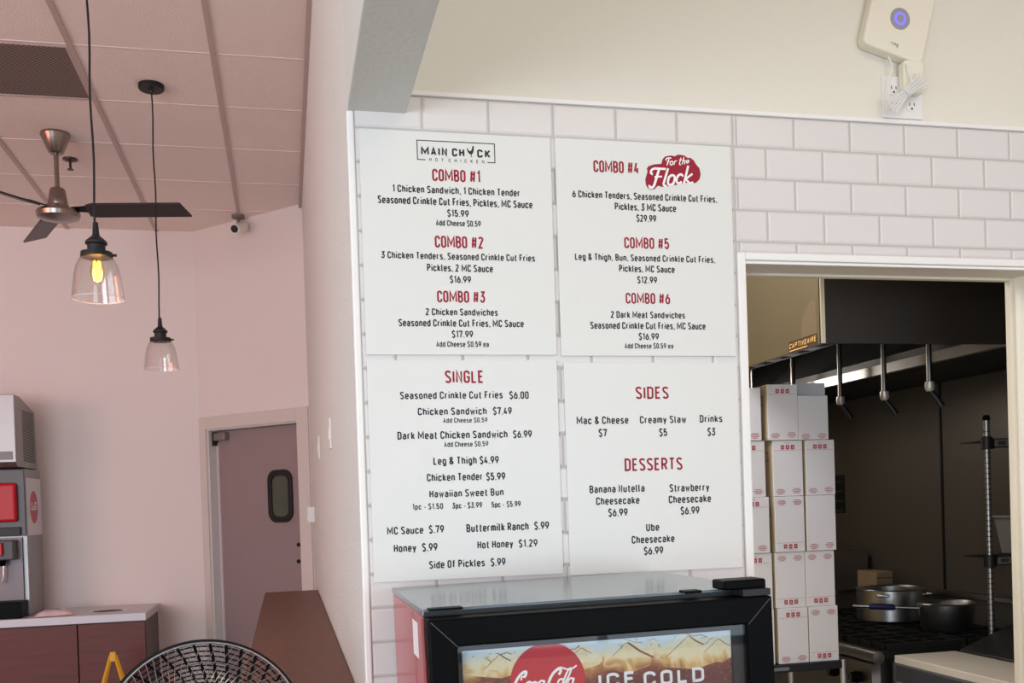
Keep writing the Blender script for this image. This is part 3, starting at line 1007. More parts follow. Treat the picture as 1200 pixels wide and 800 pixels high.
scm = MB()
cola_script(scm, sx0, sz0, u*0.92, PH, 0.0016)
scm.build('logo_script', INKW, disc, label='white script')
tx = MB()
ch_ = loc(740, 782.5)[1]-loc(740, 800)[1]
put_text(tx, 'ICE', loc(701, 795)[0], loc(744, 795)[0], loc(722, 805)[1], ch_, PH, 0.0012, wt=0.2, gap=0.1)
put_text(tx, 'COLD', loc(754, 795)[0], loc(825, 795)[0], loc(790, 801)[1], ch_, PH, 0.0012, wt=0.2, gap=0.1)
tx.build('header_lettering', mat('header_white', (226, 226, 228), 0.5), hd, label='white capital lettering')
MB().box(-CW+.03, CW-.03, -0.279, -0.271, .14, hz0-.01).build('door_liner', mat('cooler_liner', (40, 40, 44), 0.4), cool)
hg = MB().box(0.245, CW, -0.315, -0.255, CT+.001, CT+0.02).build('hinge_cover', BLACK, cool, bevel=0.004)
MB().box(0.275, CW, -0.332, -0.276, CT-0.011, CT+.002).build('hinge_plate', BLACKM, hg, bevel=0.001)
MB().box(0.17, 0.205, -0.30, -0.268, CT-0.001, CT+.004).build('hinge_tab', BLACK, cool, bevel=0.001)
MB().box(-0.325, -0.262, -0.296, -0.266, CT-0.001, CT+.003).build('latch_strip', BLACK, cool, bevel=0.001)
MB().box(-CW, CW, -0.278, -0.266, CT-.09, CT-0.004).build('door_seal', RUBBER, cool)
st = MB().hexa([(-CW-.0012, -.180, 1.262), (-CW-.0012, -.105, 1.262), (-CW-.0004, -.105, 1.262), (-CW-.0004, -.180, 1.262)], [(-CW-.0012, -.180, 1.332), (-CW-.0012, -.105, 1.332), (-CW-.0004, -.105, 1.332), (-CW-.0004, -.180, 1.332)]).build('sticker', INKW, cool, label='plain white sticker on the red side')

# ================================================================== alarm hub, outlet, adapter on the painted wall
hc = at(1056, 21, y=D-0.04)
ANG = math.radians(-15)
ca, sa_ = math.cos(ANG), math.sin(ANG)


def PHub(a, b, h):
    return Vector((hc.x+a*ca-b*sa_, D-0.001-h, hc.z+a*sa_+b*ca))


hub = thing('alarm_base_station', (hc.x, D, hc.z-.1), 'white square alarm hub with a blue light ring, hung askew', 'alarm hub')
MB().prism(rrect(0.183, 0.195, 0.02), 0, 0.034, PHub).build('body', CREAM, hub, bevel=0.005, seg=3)
bt = ring(MB(), circ(0.029), circ(0.0172), 0.0341, 0.0352, PHub)
bt.build('button', mat('hub_button_grey', (150, 150, 158), 0.4), hub, label='grey round button')
ring(MB(), circ(0.0178), circ(0.0112), 0.0342, 0.0356, PHub).build('light_ring', mat('blue_light', (130, 122, 235), 0.4, emit=(128, 116, 240), estr=0.55), hub, label='glowing blue ring')
MB().prism(circ(0.0112, 32), 0.0341, 0.0353, PHub).build('button_centre', mat('hub_button_grey', (150, 150, 158), 0.4), hub)
m = MB()
put_text(m, 'ring', -0.011, 0.011, -0.075, 0.010, PHub, 0.0347, wt=0.15)
m.build('wordmark', mat('grey_print', (120, 116, 110), 0.5), hub)

pc = at(1056.5, 115.5, y=D)
plate = thing('outlet_plate', (pc.x, D, pc.z-.06), 'white double outlet plate above the tile trim', 'outlet')


def PP(a, b, h):
    return Vector((pc.x+a, D-h, pc.z+b))


MB().prism(rrect(0.123, 0.112, 0.006), 0, 0.006, PP).build('cover_plate', WHITEP, plate, bevel=0.0015)
for a, b in ((-.028, .02), (-.028, -.022), (.026, -.022)):
    rc = MB().prism(rrect(0.034, 0.03, 0.011, 5, a, b), 0.006, 0.0075, PP).build('receptacle', WHITEP, plate)
    sl = MB()
    sl.prism([(a-.008, b+.001), (a-.0055, b+.001), (a-.0055, b+.009), (a-.008, b+.009)], .0075, .0079, PP)
    sl.prism([(a+.0055, b+.001), (a+.008, b+.001), (a+.008, b+.009), (a+.0055, b+.009)], .0075, .0079, PP)
    sl.prism(circ(.003, 10, a, b-.007), .0075, .0079, PP)
    sl.build('slots', RUBBER, rc)
ac = at(1067.5, 92, y=D-.02)


def PA(a, b, h):
    return Vector((ac.x+a, D-h, ac.z+b))


adp = thing('power_adapter', (ac.x, D, ac.z-.05), 'white plug-in power adapter with a bundled white cord, below the alarm hub', 'power adapter')
MB().prism(rrect(0.062, 0.086, 0.01), 0.0081, 0.034, PA).build('adapter_body', CREAM, adp, bevel=0.003)
cb = MB()
e0, e1 = at(1045.5, 124.5, y=D-.045)-ac, at(1079, 93.5, y=D-.045)-ac
ex, ez = e1.x-e0.x, e1.z-e0.z
el_ = math.hypot(ex, ez)
nx_, nz_ = -ez/el_, ex/el_
for k in range(9):
    pts = []
    for i in range(21):
        t = i/20
        wd_ = (k-4)*(0.0022+0.0036*abs(2*t-1)**1.3)
        end = 0.010*(1-((k-4)/4)**2)*(-1 if t < .5 else 1)*abs(2*t-1)**4
        a = e0.x+ex*t+nx_*wd_+ex/el_*end
        b = e0.z+ez*t+nz_*wd_+ez/el_*end
        pts.append(PA(a, b, 0.043+0.004*(k % 2)+0.003*math.cos((k-4)*.35)))
    cb.tube(pts, 0.0021, 6)
mid = ((e0.x+e1.x)/2, (e0.z+e1.z)/2)
for q in (-.003, .002):
    cb.tube([PA(mid[0]+ex/el_*q+nx_*.013*math.cos(t), mid[1]+ez/el_*q+nz_*.013*math.cos(t), .045+.009*math.sin(t)) for t in [i*PI/8 for i in range(16)]], 0.0018, 6, closed=True)
cb.build('cord_bundle', WHITEP, adp, smooth=50)
cw = MB()
def pa(u, v, h):
    q = at(u, v, y=D-h)
    return Vector((q.x, D-h, q.z))


cw.tube([pa(1041, 66.5, .02), pa(1045, 75, .022), pa(1045.5, 83, .022), pa(1042, 92, .022), pa(1041.5, 104, .022), pa(1042, 118, .03), pa(1046, 124, .042)], 0.0022, 6)
cw.tube([pa(1061, 70.5, .02), pa(1062.5, 76, .04), pa(1066, 86, .046), pa(1069, 95, .046)], 0.0022, 6)
cw.build('cord', WHITEP, adp, smooth=50)

# ================================================================== dining side: ledge, switches
ledge = thing('wall_ledge', (0.014, 4.4, 0), 'long brown wooden drinks ledge along the partition wall', 'ledge')
MB().box(-0.143, XP-.002, 2.66, 6.235, 1.025, 1.059).build('ledge_top', WOODL, ledge, bevel=0.0015)
MB().box(-0.1445, -0.1432, 2.66, 6.235, 1.026, 1.0594).build('edge_band', mat('pale_edge_band', (190, 160, 140), 0.5), ledge, label='pale front edge band')
for y in (2.9, 4.0, 5.1, 6.1):
    br_ = MB()
    br_.prism([(XP-.003, 1.024), (-0.09, 1.024), (-0.09, .995), (XP-.04, .78), (XP-.003, .78)], y-.02, y+.02, lambda a, b, h: Vector((a, h, b)))
    br_.build('bracket', WOODL, ledge)
for (y, z, lab) in ((3.78, 1.833, 'thin white wall plate on the partition, nearer the photographer'), (5.08, 1.86, 'thin white wall plate on the partition, farther along towards the door')):
    t_ = thing('wall_plate', (XP, y, z-.057), lab, 'wall plate', 'plates on the partition wall')
    MB().box(XP-.007, XP, y-.036, y+.036, z-.057, z+.057).build('plate', WHITEP, t_, bevel=0.002)
    MB().box(XP-.011, XP-.0071, y-.012, y+.012, z-.022, z+.022).build('rocker', WHITEP, t_, bevel=0.001)
t_ = thing('sensor_box', (XP, 6.4, 1.47), 'small white box on the partition beside the door frame', 'sensor')
MB().box(XP-.045, XP, 6.36, 6.44, 1.473, 1.57).build('housing', WHITEP, t_, bevel=0.004)
MB().box(XP-.05, XP-.0451, 6.38, 6.42, 1.49, 1.51).build('button', WHITEP, t_, bevel=0.001)

# ================================================================== ceiling items
# vent
vt = thing('ceiling_vent', (gx0-1.5*T, gy0+.5*T, CH), 'dark perforated square vent in the ceiling grid', 'ceiling vent')
vx0, vx1, vy0, vy1 = gx0-2*T+.014, gx0-T-.014, gy0+.014, gy0+T-.014
mv = bpy.data.materials.new('perforated_sheet')
mv.use_nodes = True
nt = mv.node_tree
b = nt.nodes['Principled BSDF']
b.inputs['Roughness'].default_value = 0.6
tc = nt.nodes.new('ShaderNodeTexCoord')
ck = nt.nodes.new('ShaderNodeTexChecker')
ck.inputs['Scale'].default_value = 95
ck.inputs['Color1'].default_value = (*lin((60, 48, 44)), 1)
ck.inputs['Color2'].default_value = (*lin((146, 128, 120)), 1)
nt.links.new(tc.outputs['Object'], ck.inputs['Vector'])
nt.links.new(ck.outputs[0], b.inputs['Base Color'])
MB().box(vx0, vx1, vy0, vy1, CH-.004, CH+.002).build('perforated_panel', mv, vt)
ring(MB(), [(vx0-.004, vy0-.004), (vx1+.004, vy0-.004), (vx1+.004, vy1+.004), (vx0-.004, vy1+.004)], [(vx0+.008, vy0+.008), (vx1-.008, vy0+.008), (vx1-.008, vy1-.008), (vx0+.008, vy1-.008)], CH-.008, CH-.002, lambda a, b, h: Vector((a, b, h))).build('vent_frame', GRIDM, vt)

# sprinkler
sp_ = thing('fire_sprinkler', (-1.162, 6.25, CH-.1), 'small dark fire sprinkler head beside the ceiling fan stem', 'sprinkler')
MB().lathe([(0, CH), (.042, CH), (.040, CH-.008), (.014, CH-.014), (.0, CH-.014)], (-1.162, 6.25, 0), 20).build('escutcheon', mat('dark_bronze', (70, 54, 50), 0.4, metal=0.6), sp_, smooth=40)
m = MB().lathe([(.007, CH-.014), (.007, CH-.06), (.0, CH-.06)], (-1.162, 6.25, 0), 10)
m.lathe([(0, CH-.055), (.017, CH-.06), (.019, CH-.064), (0, CH-.064)], (-1.162, 6.25, 0), 14)
m.build('deflector', mat('dark_bronze', (70, 54, 50), 0.4, metal=0.6), sp_)

# bullet camera under the ceiling at the angled wall
sc1 = thing('security_camera', (-0.262, 7.27, CH-.1), 'small white security camera at the ceiling edge above the door', 'security camera')
MB().lathe([(0, CH), (.045, CH), (.045, CH-.02), (.012, CH-.03), (0.012, CH-.07)], (-0.262, 7.29, 0), 20).build('mount', mat('camera_mount', (120, 110, 106), 0.5), sc1, smooth=40)
a_, b_ = Vector((-0.22, 7.30, CH-.072)), Vector((-0.285, 7.18, CH-.125))
MB().tube([a_, a_.lerp(b_, .1), b_], [.030, .036, .036], 20).build('camera_body', WHITEP, sc1, smooth=40)
dv = (b_-a_).normalized()
MB().tube([b_, b_+dv*.006], .026, 18).build('lens', RUBBER, sc1, smooth=40, label='black lens')

# ceiling fan
FX, FY = -1.158, 5.85
fan = thing('ceiling_fan', (FX, FY, 3.14), 'brushed nickel ceiling fan with three dark blades', 'ceiling fan')
MB().lathe([(0, CH), (.075, CH), (.078, CH-.012), (.070, CH-.03), (.040, CH-.105), (.030, CH-.112), (0, CH-.112)], (FX, FY, 0), 36).build('ceiling_cup', NICKEL, fan, smooth=35)
MB().tube([(FX, FY, CH-.11), (FX, FY, 3.335)], .0125, 16).build('down_rod', NICKEL, fan, smooth=40)
MB().lathe([(0, 3.345), (.034, 3.345), (.040, 3.338), (.052, 3.262), (.050, 3.255), (0, 3.255)], (FX, FY, 0), 36).build('motor_collar', NICKEL, fan, smooth=35)
MB().lathe([(.05, 3.256), (.058, 3.253), (.060, 3.235), (.108, 3.222), (.114, 3.208), (.108, 3.186), (.06, 3.172), (0, 3.168)], (FX, FY, 0), 40).build('motor_housing', NICKEL, fan, smooth=35)
for a in (-7, 113, 233):
    M = Matrix.Translation((FX, FY, 3.226)) @ Matrix.Rotation(math.radians(a), 4, 'Z') @ Matrix.Rotation(math.radians(-17), 4, 'X')
    bl = MB()
    q = [(.17, -.055), (.66, -.068), (.69, .062), (.17, .06)]
    bl.prism([(.155, -.05), (.19, -.064), (.66, -.068), (.70, .058), (.19, .062), (.155, .05)], -.005, .005, lambda x, y, h, M=M: M @ Vector((x, y, h)))
    blade = bl.build('blade', mat('dark_blade_wood', (46, 38, 38), 0.4), fan, bevel=0.002)
    MB().prism([(.07, -.018), (.2, -.035), (.2, .035), (.07, .018)], .0055, .011, lambda x, y, h, M=M: M @ Vector((x, y, h))).build('blade_arm', BLACKM, blade)


# pendants
def pendant(loc, label, lit, cup_seen):
    x, y = loc
    zt, zb = 2.424, 2.264
    p = thing('pendant_lamp', (x, y, zb), label, 'pendant lamp', 'glass pendant lamps on the dining side')
    MB().lathe([(0, CH), (.060, CH), (.061, CH-.018), (.057, CH-.024), (.012, CH-.026), (.008, CH-.04), (0, CH-.04)], (x, y, 0), 36).build('ceiling_cup', BLACKM, p, smooth=35)
    MB().tube([(x+.0025*math.sin(i*1.1), y, CH-.03-(CH-.03-zt-.08)*i/16) for i in range(17)], .0036, 8).build('cord', mat('black_cord', (18, 15, 18), 0.7), p, smooth=40)
    so = MB().lathe([(0, zt+.088), (.008, zt+.088), (.011, zt+.05), (.012, zt+.045), (.031, zt+.028), (.034, zt+.024), (.034, zt+.017), (.028, zt+.014), (.028, zt-.006), (.049, zt-.01), (.050, zt-.026), (.044, zt-.028), (0, zt-.028)], (x, y, 0), 32).build('socket', BLACKM, p, smooth=30)
    MB().tube([(x+.045, y, zt-.018), (x+.062, y, zt-.018)], .0045, 10).build('thumb_screw', BLACKM, so)
    zz = zt-.026
    pr_ = [(.046, zz), (.056, zz-.008), (.066, zz-.03), (.073, zz-.06), (.078, zz-.10), (.0815, zz-.13), (.082, zz-.135)]
    MB().lathe(pr_+[(r-.002, q) for r, q in pr_[::-1]], (x, y, 0), 48).build('glass_shade', GLASS, p, smooth=50)
    rim = [(x+.081*math.cos(2*PI*i/48), y+.081*math.sin(2*PI*i/48), zz-.135) for i in range(48)]
    MB().tube(rim, .0012, 6, closed=True).build('shade_rim', mat('glass_rim', (226, 214, 210), 0.1, spec=0.8), p, smooth=60)
    if lit:
        bu = MB().lathe([(.012, zz+.0), (.014, zz-.012), (.021, zz-.03), (.0225, zz-.05), (.019, zz-.072), (.010, zz-.082), (0, zz-.084)], (x, y, 0), 24).build('bulb', clear_glass('amber_bulb_glass', (1.0, 0.86, 0.55), 0.03), p, smooth=60)
        f = MB()
        for k in range(6):
            a = k*PI/3
            f.tube([(x+.010*math.cos(a), y+.010*math.sin(a), zz-.012), (x+.012*math.cos(a+.3), y+.012*math.sin(a+.3), zz-.066)], .0016, 6)
        f.lathe([(0, zz-.018), (.008, zz-.022), (.0095, zz-.05), (.006, zz-.066), (0, zz-.068)], (x, y, 0), 12)
        f.build('filament', mat('filament_glow', (255, 200, 90), 0.5, emit=(255, 178, 70), estr=9.0), bu, label='glowing filament')
        lamp('pendant_bulb_light', 'POINT', (x, y, zz-.05), 2.0, (1.0, 0.70, 0.36), 0.02)
    return p


pendant((-0.577, 3.48), 'lit clear glass pendant lamp on a black cord, the larger looking one', True, False)
pendant((-0.572, 5.13), 'unlit clear glass pendant lamp with its round black ceiling cup in view', False, True)

# ================================================================== drink station on the left
CZ = 0.90
ct = MB()
cab_x = [(-1.377, -0.952), (-2.02, -1.379), (-2.227, -1.804)]
for k, (x0, x1) in enumerate(cab_x[:2]):
    lab = ('dark red-brown cabinet at the right end of the drink counter', 'dark red-brown cabinet under the drink dispenser')[k]
    t_ = thing('base_cabinet', ((x0+x1)/2, 7.4, 0), lab, 'cabinet', 'cabinets of the drink counter')
    MB().box(x0+.001, x1-.001, 7.085, FAR-.005, .09, CZ-.056).build('carcass', mat('cabinet_side', (92, 78, 78), 0.5, vary=.1), t_)
    MB().box(x0+.003, x1-.003, 7.060, 7.084, .10, CZ-.060).build('door', WOODC, t_, bevel=0.002)
    MB().box(x0+.01, x1-.01, 7.13, 7.70, 0, .089).build('toe_kick', BLACK, t_)
cx0 = -2.3
hole = (-1.222, 7.29)
cter = thing('countertop', (-1.6, 7.4, CZ-.05), 'pale laminate countertop with a round waste hole', 'countertop')
MB().box(cx0, -0.944, 7.040, FAR-.004, CZ-.052, CZ).build('slab', COUNTER, cter, bevel=0.003)
hp = MB()
hp.lathe([(.098, CZ+.0005), (.112, CZ+.005), (.119, CZ+.0012), (.112, CZ+.0005)], (hole[0], hole[1], 0), 40)
hp.build('grommet_ring', CHROME, cter, smooth=50, label='steel ring of the waste hole')
MB().lathe([(0, CZ+.0012), (.101, CZ+.0014)], (hole[0], hole[1], 0), 40).build('waste_hole', mat('hole_brown', (66, 42, 36), 0.6), cter, label='dark round hole')

rg = MB()
rn_ = random.Random(3)
N1, N2 = 16, 9
vs = []
for i in range(N1+1):
    for j in range(N2+1):
        a, b_ = i/N1, j/N2
        edge_ = min(a, 1-a, b_, 1-b_)
        hgt = 0.003+min(1, edge_*5)*(0.014+0.016*abs(math.sin(7*a+3*b_))+0.012*rn_.random())
        vs.append((-1.66+.235*a+.02*math.sin(5*b_)+rn_.uniform(-.006, .006), 7.075+.135*b_+.045*a+rn_.uniform(-.005, .005), CZ+.001+hgt))
rg.add(vs, [(i*(N2+1)+j, (i+1)*(N2+1)+j, (i+1)*(N2+1)+j+1, i*(N2+1)+j+1) for i in range(N1) for j in range(N2)])
tag(rg.build('cleaning_rag', RAG, smooth=60), 'crumpled pinkish rag on the countertop beside the dispenser', 'rag')

DX = -1.705          # right face of the dispenser
ddf, ddb = 7.22, 7.66
dp = thing('soda_dispenser', (-1.93, 7.44, CZ), 'steel soda dispenser with red panels on the counter', 'soda dispenser')
MB().box(-2.33, DX, ddf+.03, ddb, CZ+.004, 1.89).build('cabinet', STEELR, dp, bevel=0.004)
# side poster with the round red mark
MB().box(DX, DX+.003, ddf+.04, ddb-.01, 1.44, 1.83).build('side_panel', mat('side_panel_grey', (206, 204, 206), 0.35), dp, label='pale grey side panel')
PS = lambda a, b, h: Vector((DX+.0031+h, a, b))
dd = MB().prism([(7.44+.105*math.cos(2*PI*i/40), 1.632+.112*math.sin(2*PI*i/40)) for i in range(40)], 0, .0006, PS).build('side_disc', mat('faded_logo_red', (178, 66, 78), 0.45), dp, label='faded red round mark')
m = MB()
cola_script(m, 7.36, 1.615, .0016, PS, .0009, 1.1)
m.build('disc_script', INKW, dd)
xf = -2.33
MB().box(xf, DX-.002, ddf, ddf+.029, 1.44, 1.885).build('bezel', mat('bezel_grey', (84, 82, 84), 0.4), dp, bevel=0.004)
MB().box(xf+.03, DX-.045, ddf-.045, ddf-.001, 1.535, 1.795).build('red_panel', REDP, dp, bevel=0.02, seg=4, label='glossy red front panel')
MB().box(xf+.01, DX-.03, ddf-.02, ddf-.001, 1.44, 1.50).build('dark_strip', RUBBER, dp, bevel=0.004)
MB().box(xf+.02, DX-.06, ddf-.10, ddf+.029, 1.285, 1.415).build('valve_bar', mat('valve_grey', (76, 74, 78), 0.45), dp, bevel=0.008)
MB().box(-1.90, -1.826, ddf-.125, ddf-.101, 1.315, 1.40).build('valve_button', REDP, dp, bevel=0.006, label='red push button')
MB().lathe([(0, 1.284), (.026, 1.284), (.022, 1.255), (.012, 1.245), (0, 1.245)], (-1.845, ddf-.06, 0), 20).build('nozzle', BLACK, dp, smooth=40)
MB().tube([(-1.838, ddf-.05, 1.25), (-1.842, ddf-.055, 1.17), (-1.855, ddf-.07, 1.13)], .007, 8).build('lever', CHROME, dp, smooth=50)
MB().box(xf, DX-.015, ddf-.14, ddf+.029, CZ+.003, 1.01).build('drip_tray', BLACK, dp, bevel=0.004)
MB().box(xf, DX-.03, ddf+.005, ddf+.028, 1.012, 1.43).build('splash_plate', mat('splash_steel', (118, 110, 112), 0.5, metal=0.8), dp)

im = thing('ice_maker', (-1.95, 7.44, 1.895), 'steel ice maker with a side grille standing on the soda dispenser', 'ice maker')
q = 1.90
MB().prism([(ddb, q), (ddb, 2.305), (ddf+.04, 2.375), (ddf-.10, 2.375), (ddf-.10, q+.03), (ddf-.07, q)], -2.33, DX-.02, lambda a, b, h: Vector((h, a, b))).build('housing', STEELR, im, bevel=0.004)
MB().box(-2.30, -1.745, ddf-.104, ddf-.1005, q+.045, q+.10).build('name_strip', mat('grey_strip', (130, 118, 116), 0.4), im)
gr = MB()
for i in range(26):
    z = 1.945+i*.0135
    gr.box(DX-.0205, DX-.0185, ddf+.09, ddb-.05, z, z+.006)
gr.build('side_grille', SOOT, im, label='dark slotted side grille')

# yellow A-frame stand in front of the cabinets
ytop = at(132.3, 763.5, y=6.6)
yf = thing('folding_floor_stand', (ytop.x, 6.6, 0), 'yellow folding A-frame floor stand in front of the cabinets', 'floor stand')
for s in (-1, 1):
    for dyy in (-.09, .09):
        MB().tube([(ytop.x+s*.012, 6.6, ytop.z-.02), (ytop.x+s*.19, 6.6+dyy, .012)], [.012, .017], 4).build('leg', YELLOW, yf)
MB().box(ytop.x-.018, ytop.x+.018, 6.585, 6.615, ytop.z-.06, ytop.z).build('hinge_cap', YELLOW, yf, bevel=0.006)
for s in (-1, 1):
    MB().tube([(ytop.x+s*.13, 6.6-.055, .29), (ytop.x+s*.13, 6.6+.055, .29)], .008, 6).build('cross_bar', YELLOW, yf)

# ================================================================== pedestal fan in front of the ledge
fc = at(241, 868.5, y=2.37)
ff = thing('pedestal_fan', (fc.x, 2.40, 0), 'black pedestal fan with a round wire cage, only its top in view', 'fan')
tiltM = Matrix.Translation(fc) @ Matrix.Rotation(math.radians(8), 4, 'Z') @ Matrix.Rotation(math.radians(-13), 4, 'X')
FR = 0.2305


def PF(r, a, y):
    return tiltM @ Vector((r*math.cos(a), y, r*math.sin(a)))


def circle3(r, y, n=72):
    return [PF(r, 2*PI*i/n, y) for i in range(n)]


WIRE = mat('fan_wire', (12, 12, 13), 0.55, spec=0.25)
WIREL = mat('fan_wire_highlit', (150, 150, 154), 0.25, metal=0.9)  # pale tone carries the highlights on the front wires
MB().tube(circle3(FR, .012), .0045, 8, True).build('rear_rim', WIRE, ff, smooth=60)
fg = MB().tube(circle3(FR-.006, -.006), .0026, 8, True).build('front_rim', WIREL, ff, smooth=60)
sw_ = MB()
NW = 76
for k in range(NW):
    a = 2*PI*k/NW
    pts = []
    for i in range(12):
        t = i/11
        r = (FR-.006)*(1-t)+.035*t
        y = -.006-.065*math.sin(min(1, t*1.6)*PI/2)
        pts.append(PF(r, a+.55*t**1.2, y))
    sw_.tube(pts, .0011, 4)
sw_.build('front_wires', WIREL, ff, smooth=60)
MB().tube(circle3(FR*.76, -.042), .0016, 6, True).build('front_ring', WIREL, ff, smooth=60)
rg_ = MB()
for k in range(18):
    t = k/17
    r = FR*(1-t)+.06*t
    rg_.tube(circle3(r, .012+.085*math.sin(min(1, t*2.2)*PI/2), 56), .0019, 4, True)
rg_.build('rear_rings', WIRE, ff, smooth=60)
rr = MB()
for k in range(38):
    a = 2*PI*k/38
    rr.tube([PF(FR*(1-t)+.06*t, a-.35*t, .012+.085*math.sin(min(1, t*2.2)*PI/2)) for t in [i/9 for i in range(10)]], .0040, 4)
rr.build('rear_ribs', WIRE, ff, smooth=60)
MB().lathe([(0, 0), (.07, 0), (.07, .10), (.05, .13), (0, .13)], (0, 0, 0), 28, tiltM @ Matrix.Translation((0, .18, 0)) @ Matrix.Rotation(PI/2, 4, 'X')).build('motor_housing', BLACK, ff, smooth=40)
for k in range(3):
    a0 = k*2*PI/3-PI/2
    bb = MB()
    pts = []
    for i in range(7):
        r = .04+.13*i/6
        wv = .35+.45*math.sin(PI*min(1, i/6+.15))
        pts.append([PF(r, a0-wv*.5, .035), PF(r, a0+wv*.5, -.005)])
    vs = [p for pr2 in pts for p in pr2]
    bb.add(vs+[p+tiltM.to_3x3() @ Vector((0, .003, 0)) for p in vs], [[2*i, 2*i+1, 2*i+3, 2*i+2] for i in range(6)]+[[14+2*i, 16+2*i, 17+2*i, 15+2*i] for i in range(6)]+[[2*i, 2*i+2, 16+2*i, 14+2*i] for i in range(6)]+[[2*i+1, 15+2*i, 17+2*i, 2*i+3] for i in range(6)])
    bb.build('blade', mat('fan_blade_grey', (60, 62, 66), 0.4), ff)
MB().tube([PF(0, 0, .13), (fc.x+.01, 2.50, fc.z-.06), (fc.x+.01, 2.50, .03)], .016, 14).build('pole', BLACK, ff, smooth=40)
MB().lathe([(0, .035), (.03, .035), (.19, .014), (.2, 0), (0, 0)], (fc.x+.01, 2.50, 0), 40).build('base', BLACK, ff, smooth=40)

# ================================================================== kitchen
# exhaust hood: its long front runs away from the opening, its dark end faces it
HX, HY, HZ = 1.684, 2.883, 2.03
hood = thing('exhaust_hood', (HX, HY, HZ), 'large steel exhaust hood over the cooking line with a dark end panel', 'exhaust hood')
MB().box(HX, HX+.012, HY, 6.2, HZ, 2.72).build('front_panel', HOODF, hood, label='steel front panel with warm reflected light in its colour')
MB().box(HX, KX-.005, HY, HY+.012, HZ, 2.72).build('end_panel', HOODD, hood, label='black end panel')
MB().box(HX-.001, HX+.013, HY-.001, HY+.004, HZ, 2.72).build('corner_strip', mat('corner_bead', (206, 196, 170), 0.4, metal=0.6), hood)
MB().box(HX+.012, KX-.005, HY+.012, 6.2, 2.60, 2.72).build('roof_panel', SOOT, hood)
# sloping filters and the gutter at the back
MB().hexa([(2.46, HY+.012, 2.045), (2.46, 6.2, 2.045), (2.49, 6.2, 2.045), (2.49, HY+.012, 2.045)], [(2.46, HY+.012, 2.085), (2.46, 6.2, 2.085), (2.49, 6.2, 2.085), (2.49, HY+.012, 2.085)]).build('gutter', mat('gutter_steel', (120, 116, 112), 0.32, metal=0.7), hood, label='bright steel gutter')
MB().hexa([(2.49, HY+.012, 2.06), (2.49, 6.2, 2.06), (KX-.005, 6.2, 2.075), (KX-.005, HY+.012, 2.075)], [(2.49, HY+.012, 2.12), (2.49, 6.2, 2.12), (KX-.005, 6.2, 2.58), (KX-.005, HY+.012, 2.58)]).build('filter_bank', SOOT, hood)
bf = MB()
for i in range(24):
    y = HY+.1+i*.13
    bf.box(HX+.014, HX+.05, y, y+.05, HZ-.0, HZ+.03)
bf.box(HX+.05, HX+.058, HY+.012, 6.2, HZ+.0, HZ+.035)
bf.build('grease_channel', STEEL, hood)
# maker's plate near the corner
PHd = lambda a, b, h: Vector((HX-h, -a, b))
ya0, ya1 = at(925, 405, x=HX).y, at(957.5, 395, x=HX).y
za0 = at(941, 405, x=HX).z
pl = MB().prism([(-ya0, za0-.012), (-ya1, za0-.012), (-ya1, za0+.026), (-ya0, za0+.026)], 0, .002, PHd).build('name_plate', mat('plate_brown', (60, 38, 22), 0.5), hood, label='brown plate with gold lettering')
m = MB()
put_text(m, 'CAPTIVEAIRE', -ya0+.004, -ya1-.004, za0+.002, .017, PHd, .0023, wt=.17, shear=.2)
m.box(HX-.0024, HX-.0022, ya1+.06, ya0-.005, za0-.007, za0-.004)
m.build('plate_lettering', mat('plate_gold', (214, 170, 96), 0.45), pl)
yd = at(952, 380, x=HX).y
zd = at(952, 372, x=HX).z
MB().prism([(-yd-.075, zd-.06), (-yd+.03, zd-.06), (-yd+.025, zd+.05), (-yd-.01, zd+.055), (-yd-.03, zd+.035), (-yd-.06, zd+.02)], 0, .0006, PHd).build('stain', mat('grease_stain', (96, 78, 50), 0.6), hood, label='brown grease stain')
# sprinkler drops under the hood
for i, (u, v, tip) in enumerate(((882, 470, 0), (930, 470, 0), (985, 468, 1), (1036.5, 462, 1), (1089.5, 451, 1))):
    p = at(u, v, x=2.40)
    t_ = MB().tube([(p.x, p.y, 2.595), (p.x, p.y, p.z)], .0105, 10).build('drop_pipe', mat('pipe_steel', (120, 116, 112), 0.35, metal=1.0), hood, smooth=40)
    MB().lathe([(0, p.z+.012), (.017, p.z+.012), (.019, p.z-.014), (.012, p.z-.024), (0, p.z-.024)], (p.x, p.y, 0), 14).build('fitting', mat('nozzle_bright', (196, 190, 182), 0.4, metal=0.6), t_, smooth=40)
    MB().tube([(p.x, p.y, p.z-.02), (p.x+.02, p.y-.01, p.z-.05), (p.x+.038, p.y-.02, p.z-.085)], [.009, .011, .013], 10).build('nozzle', BLACKM, t_, smooth=40)

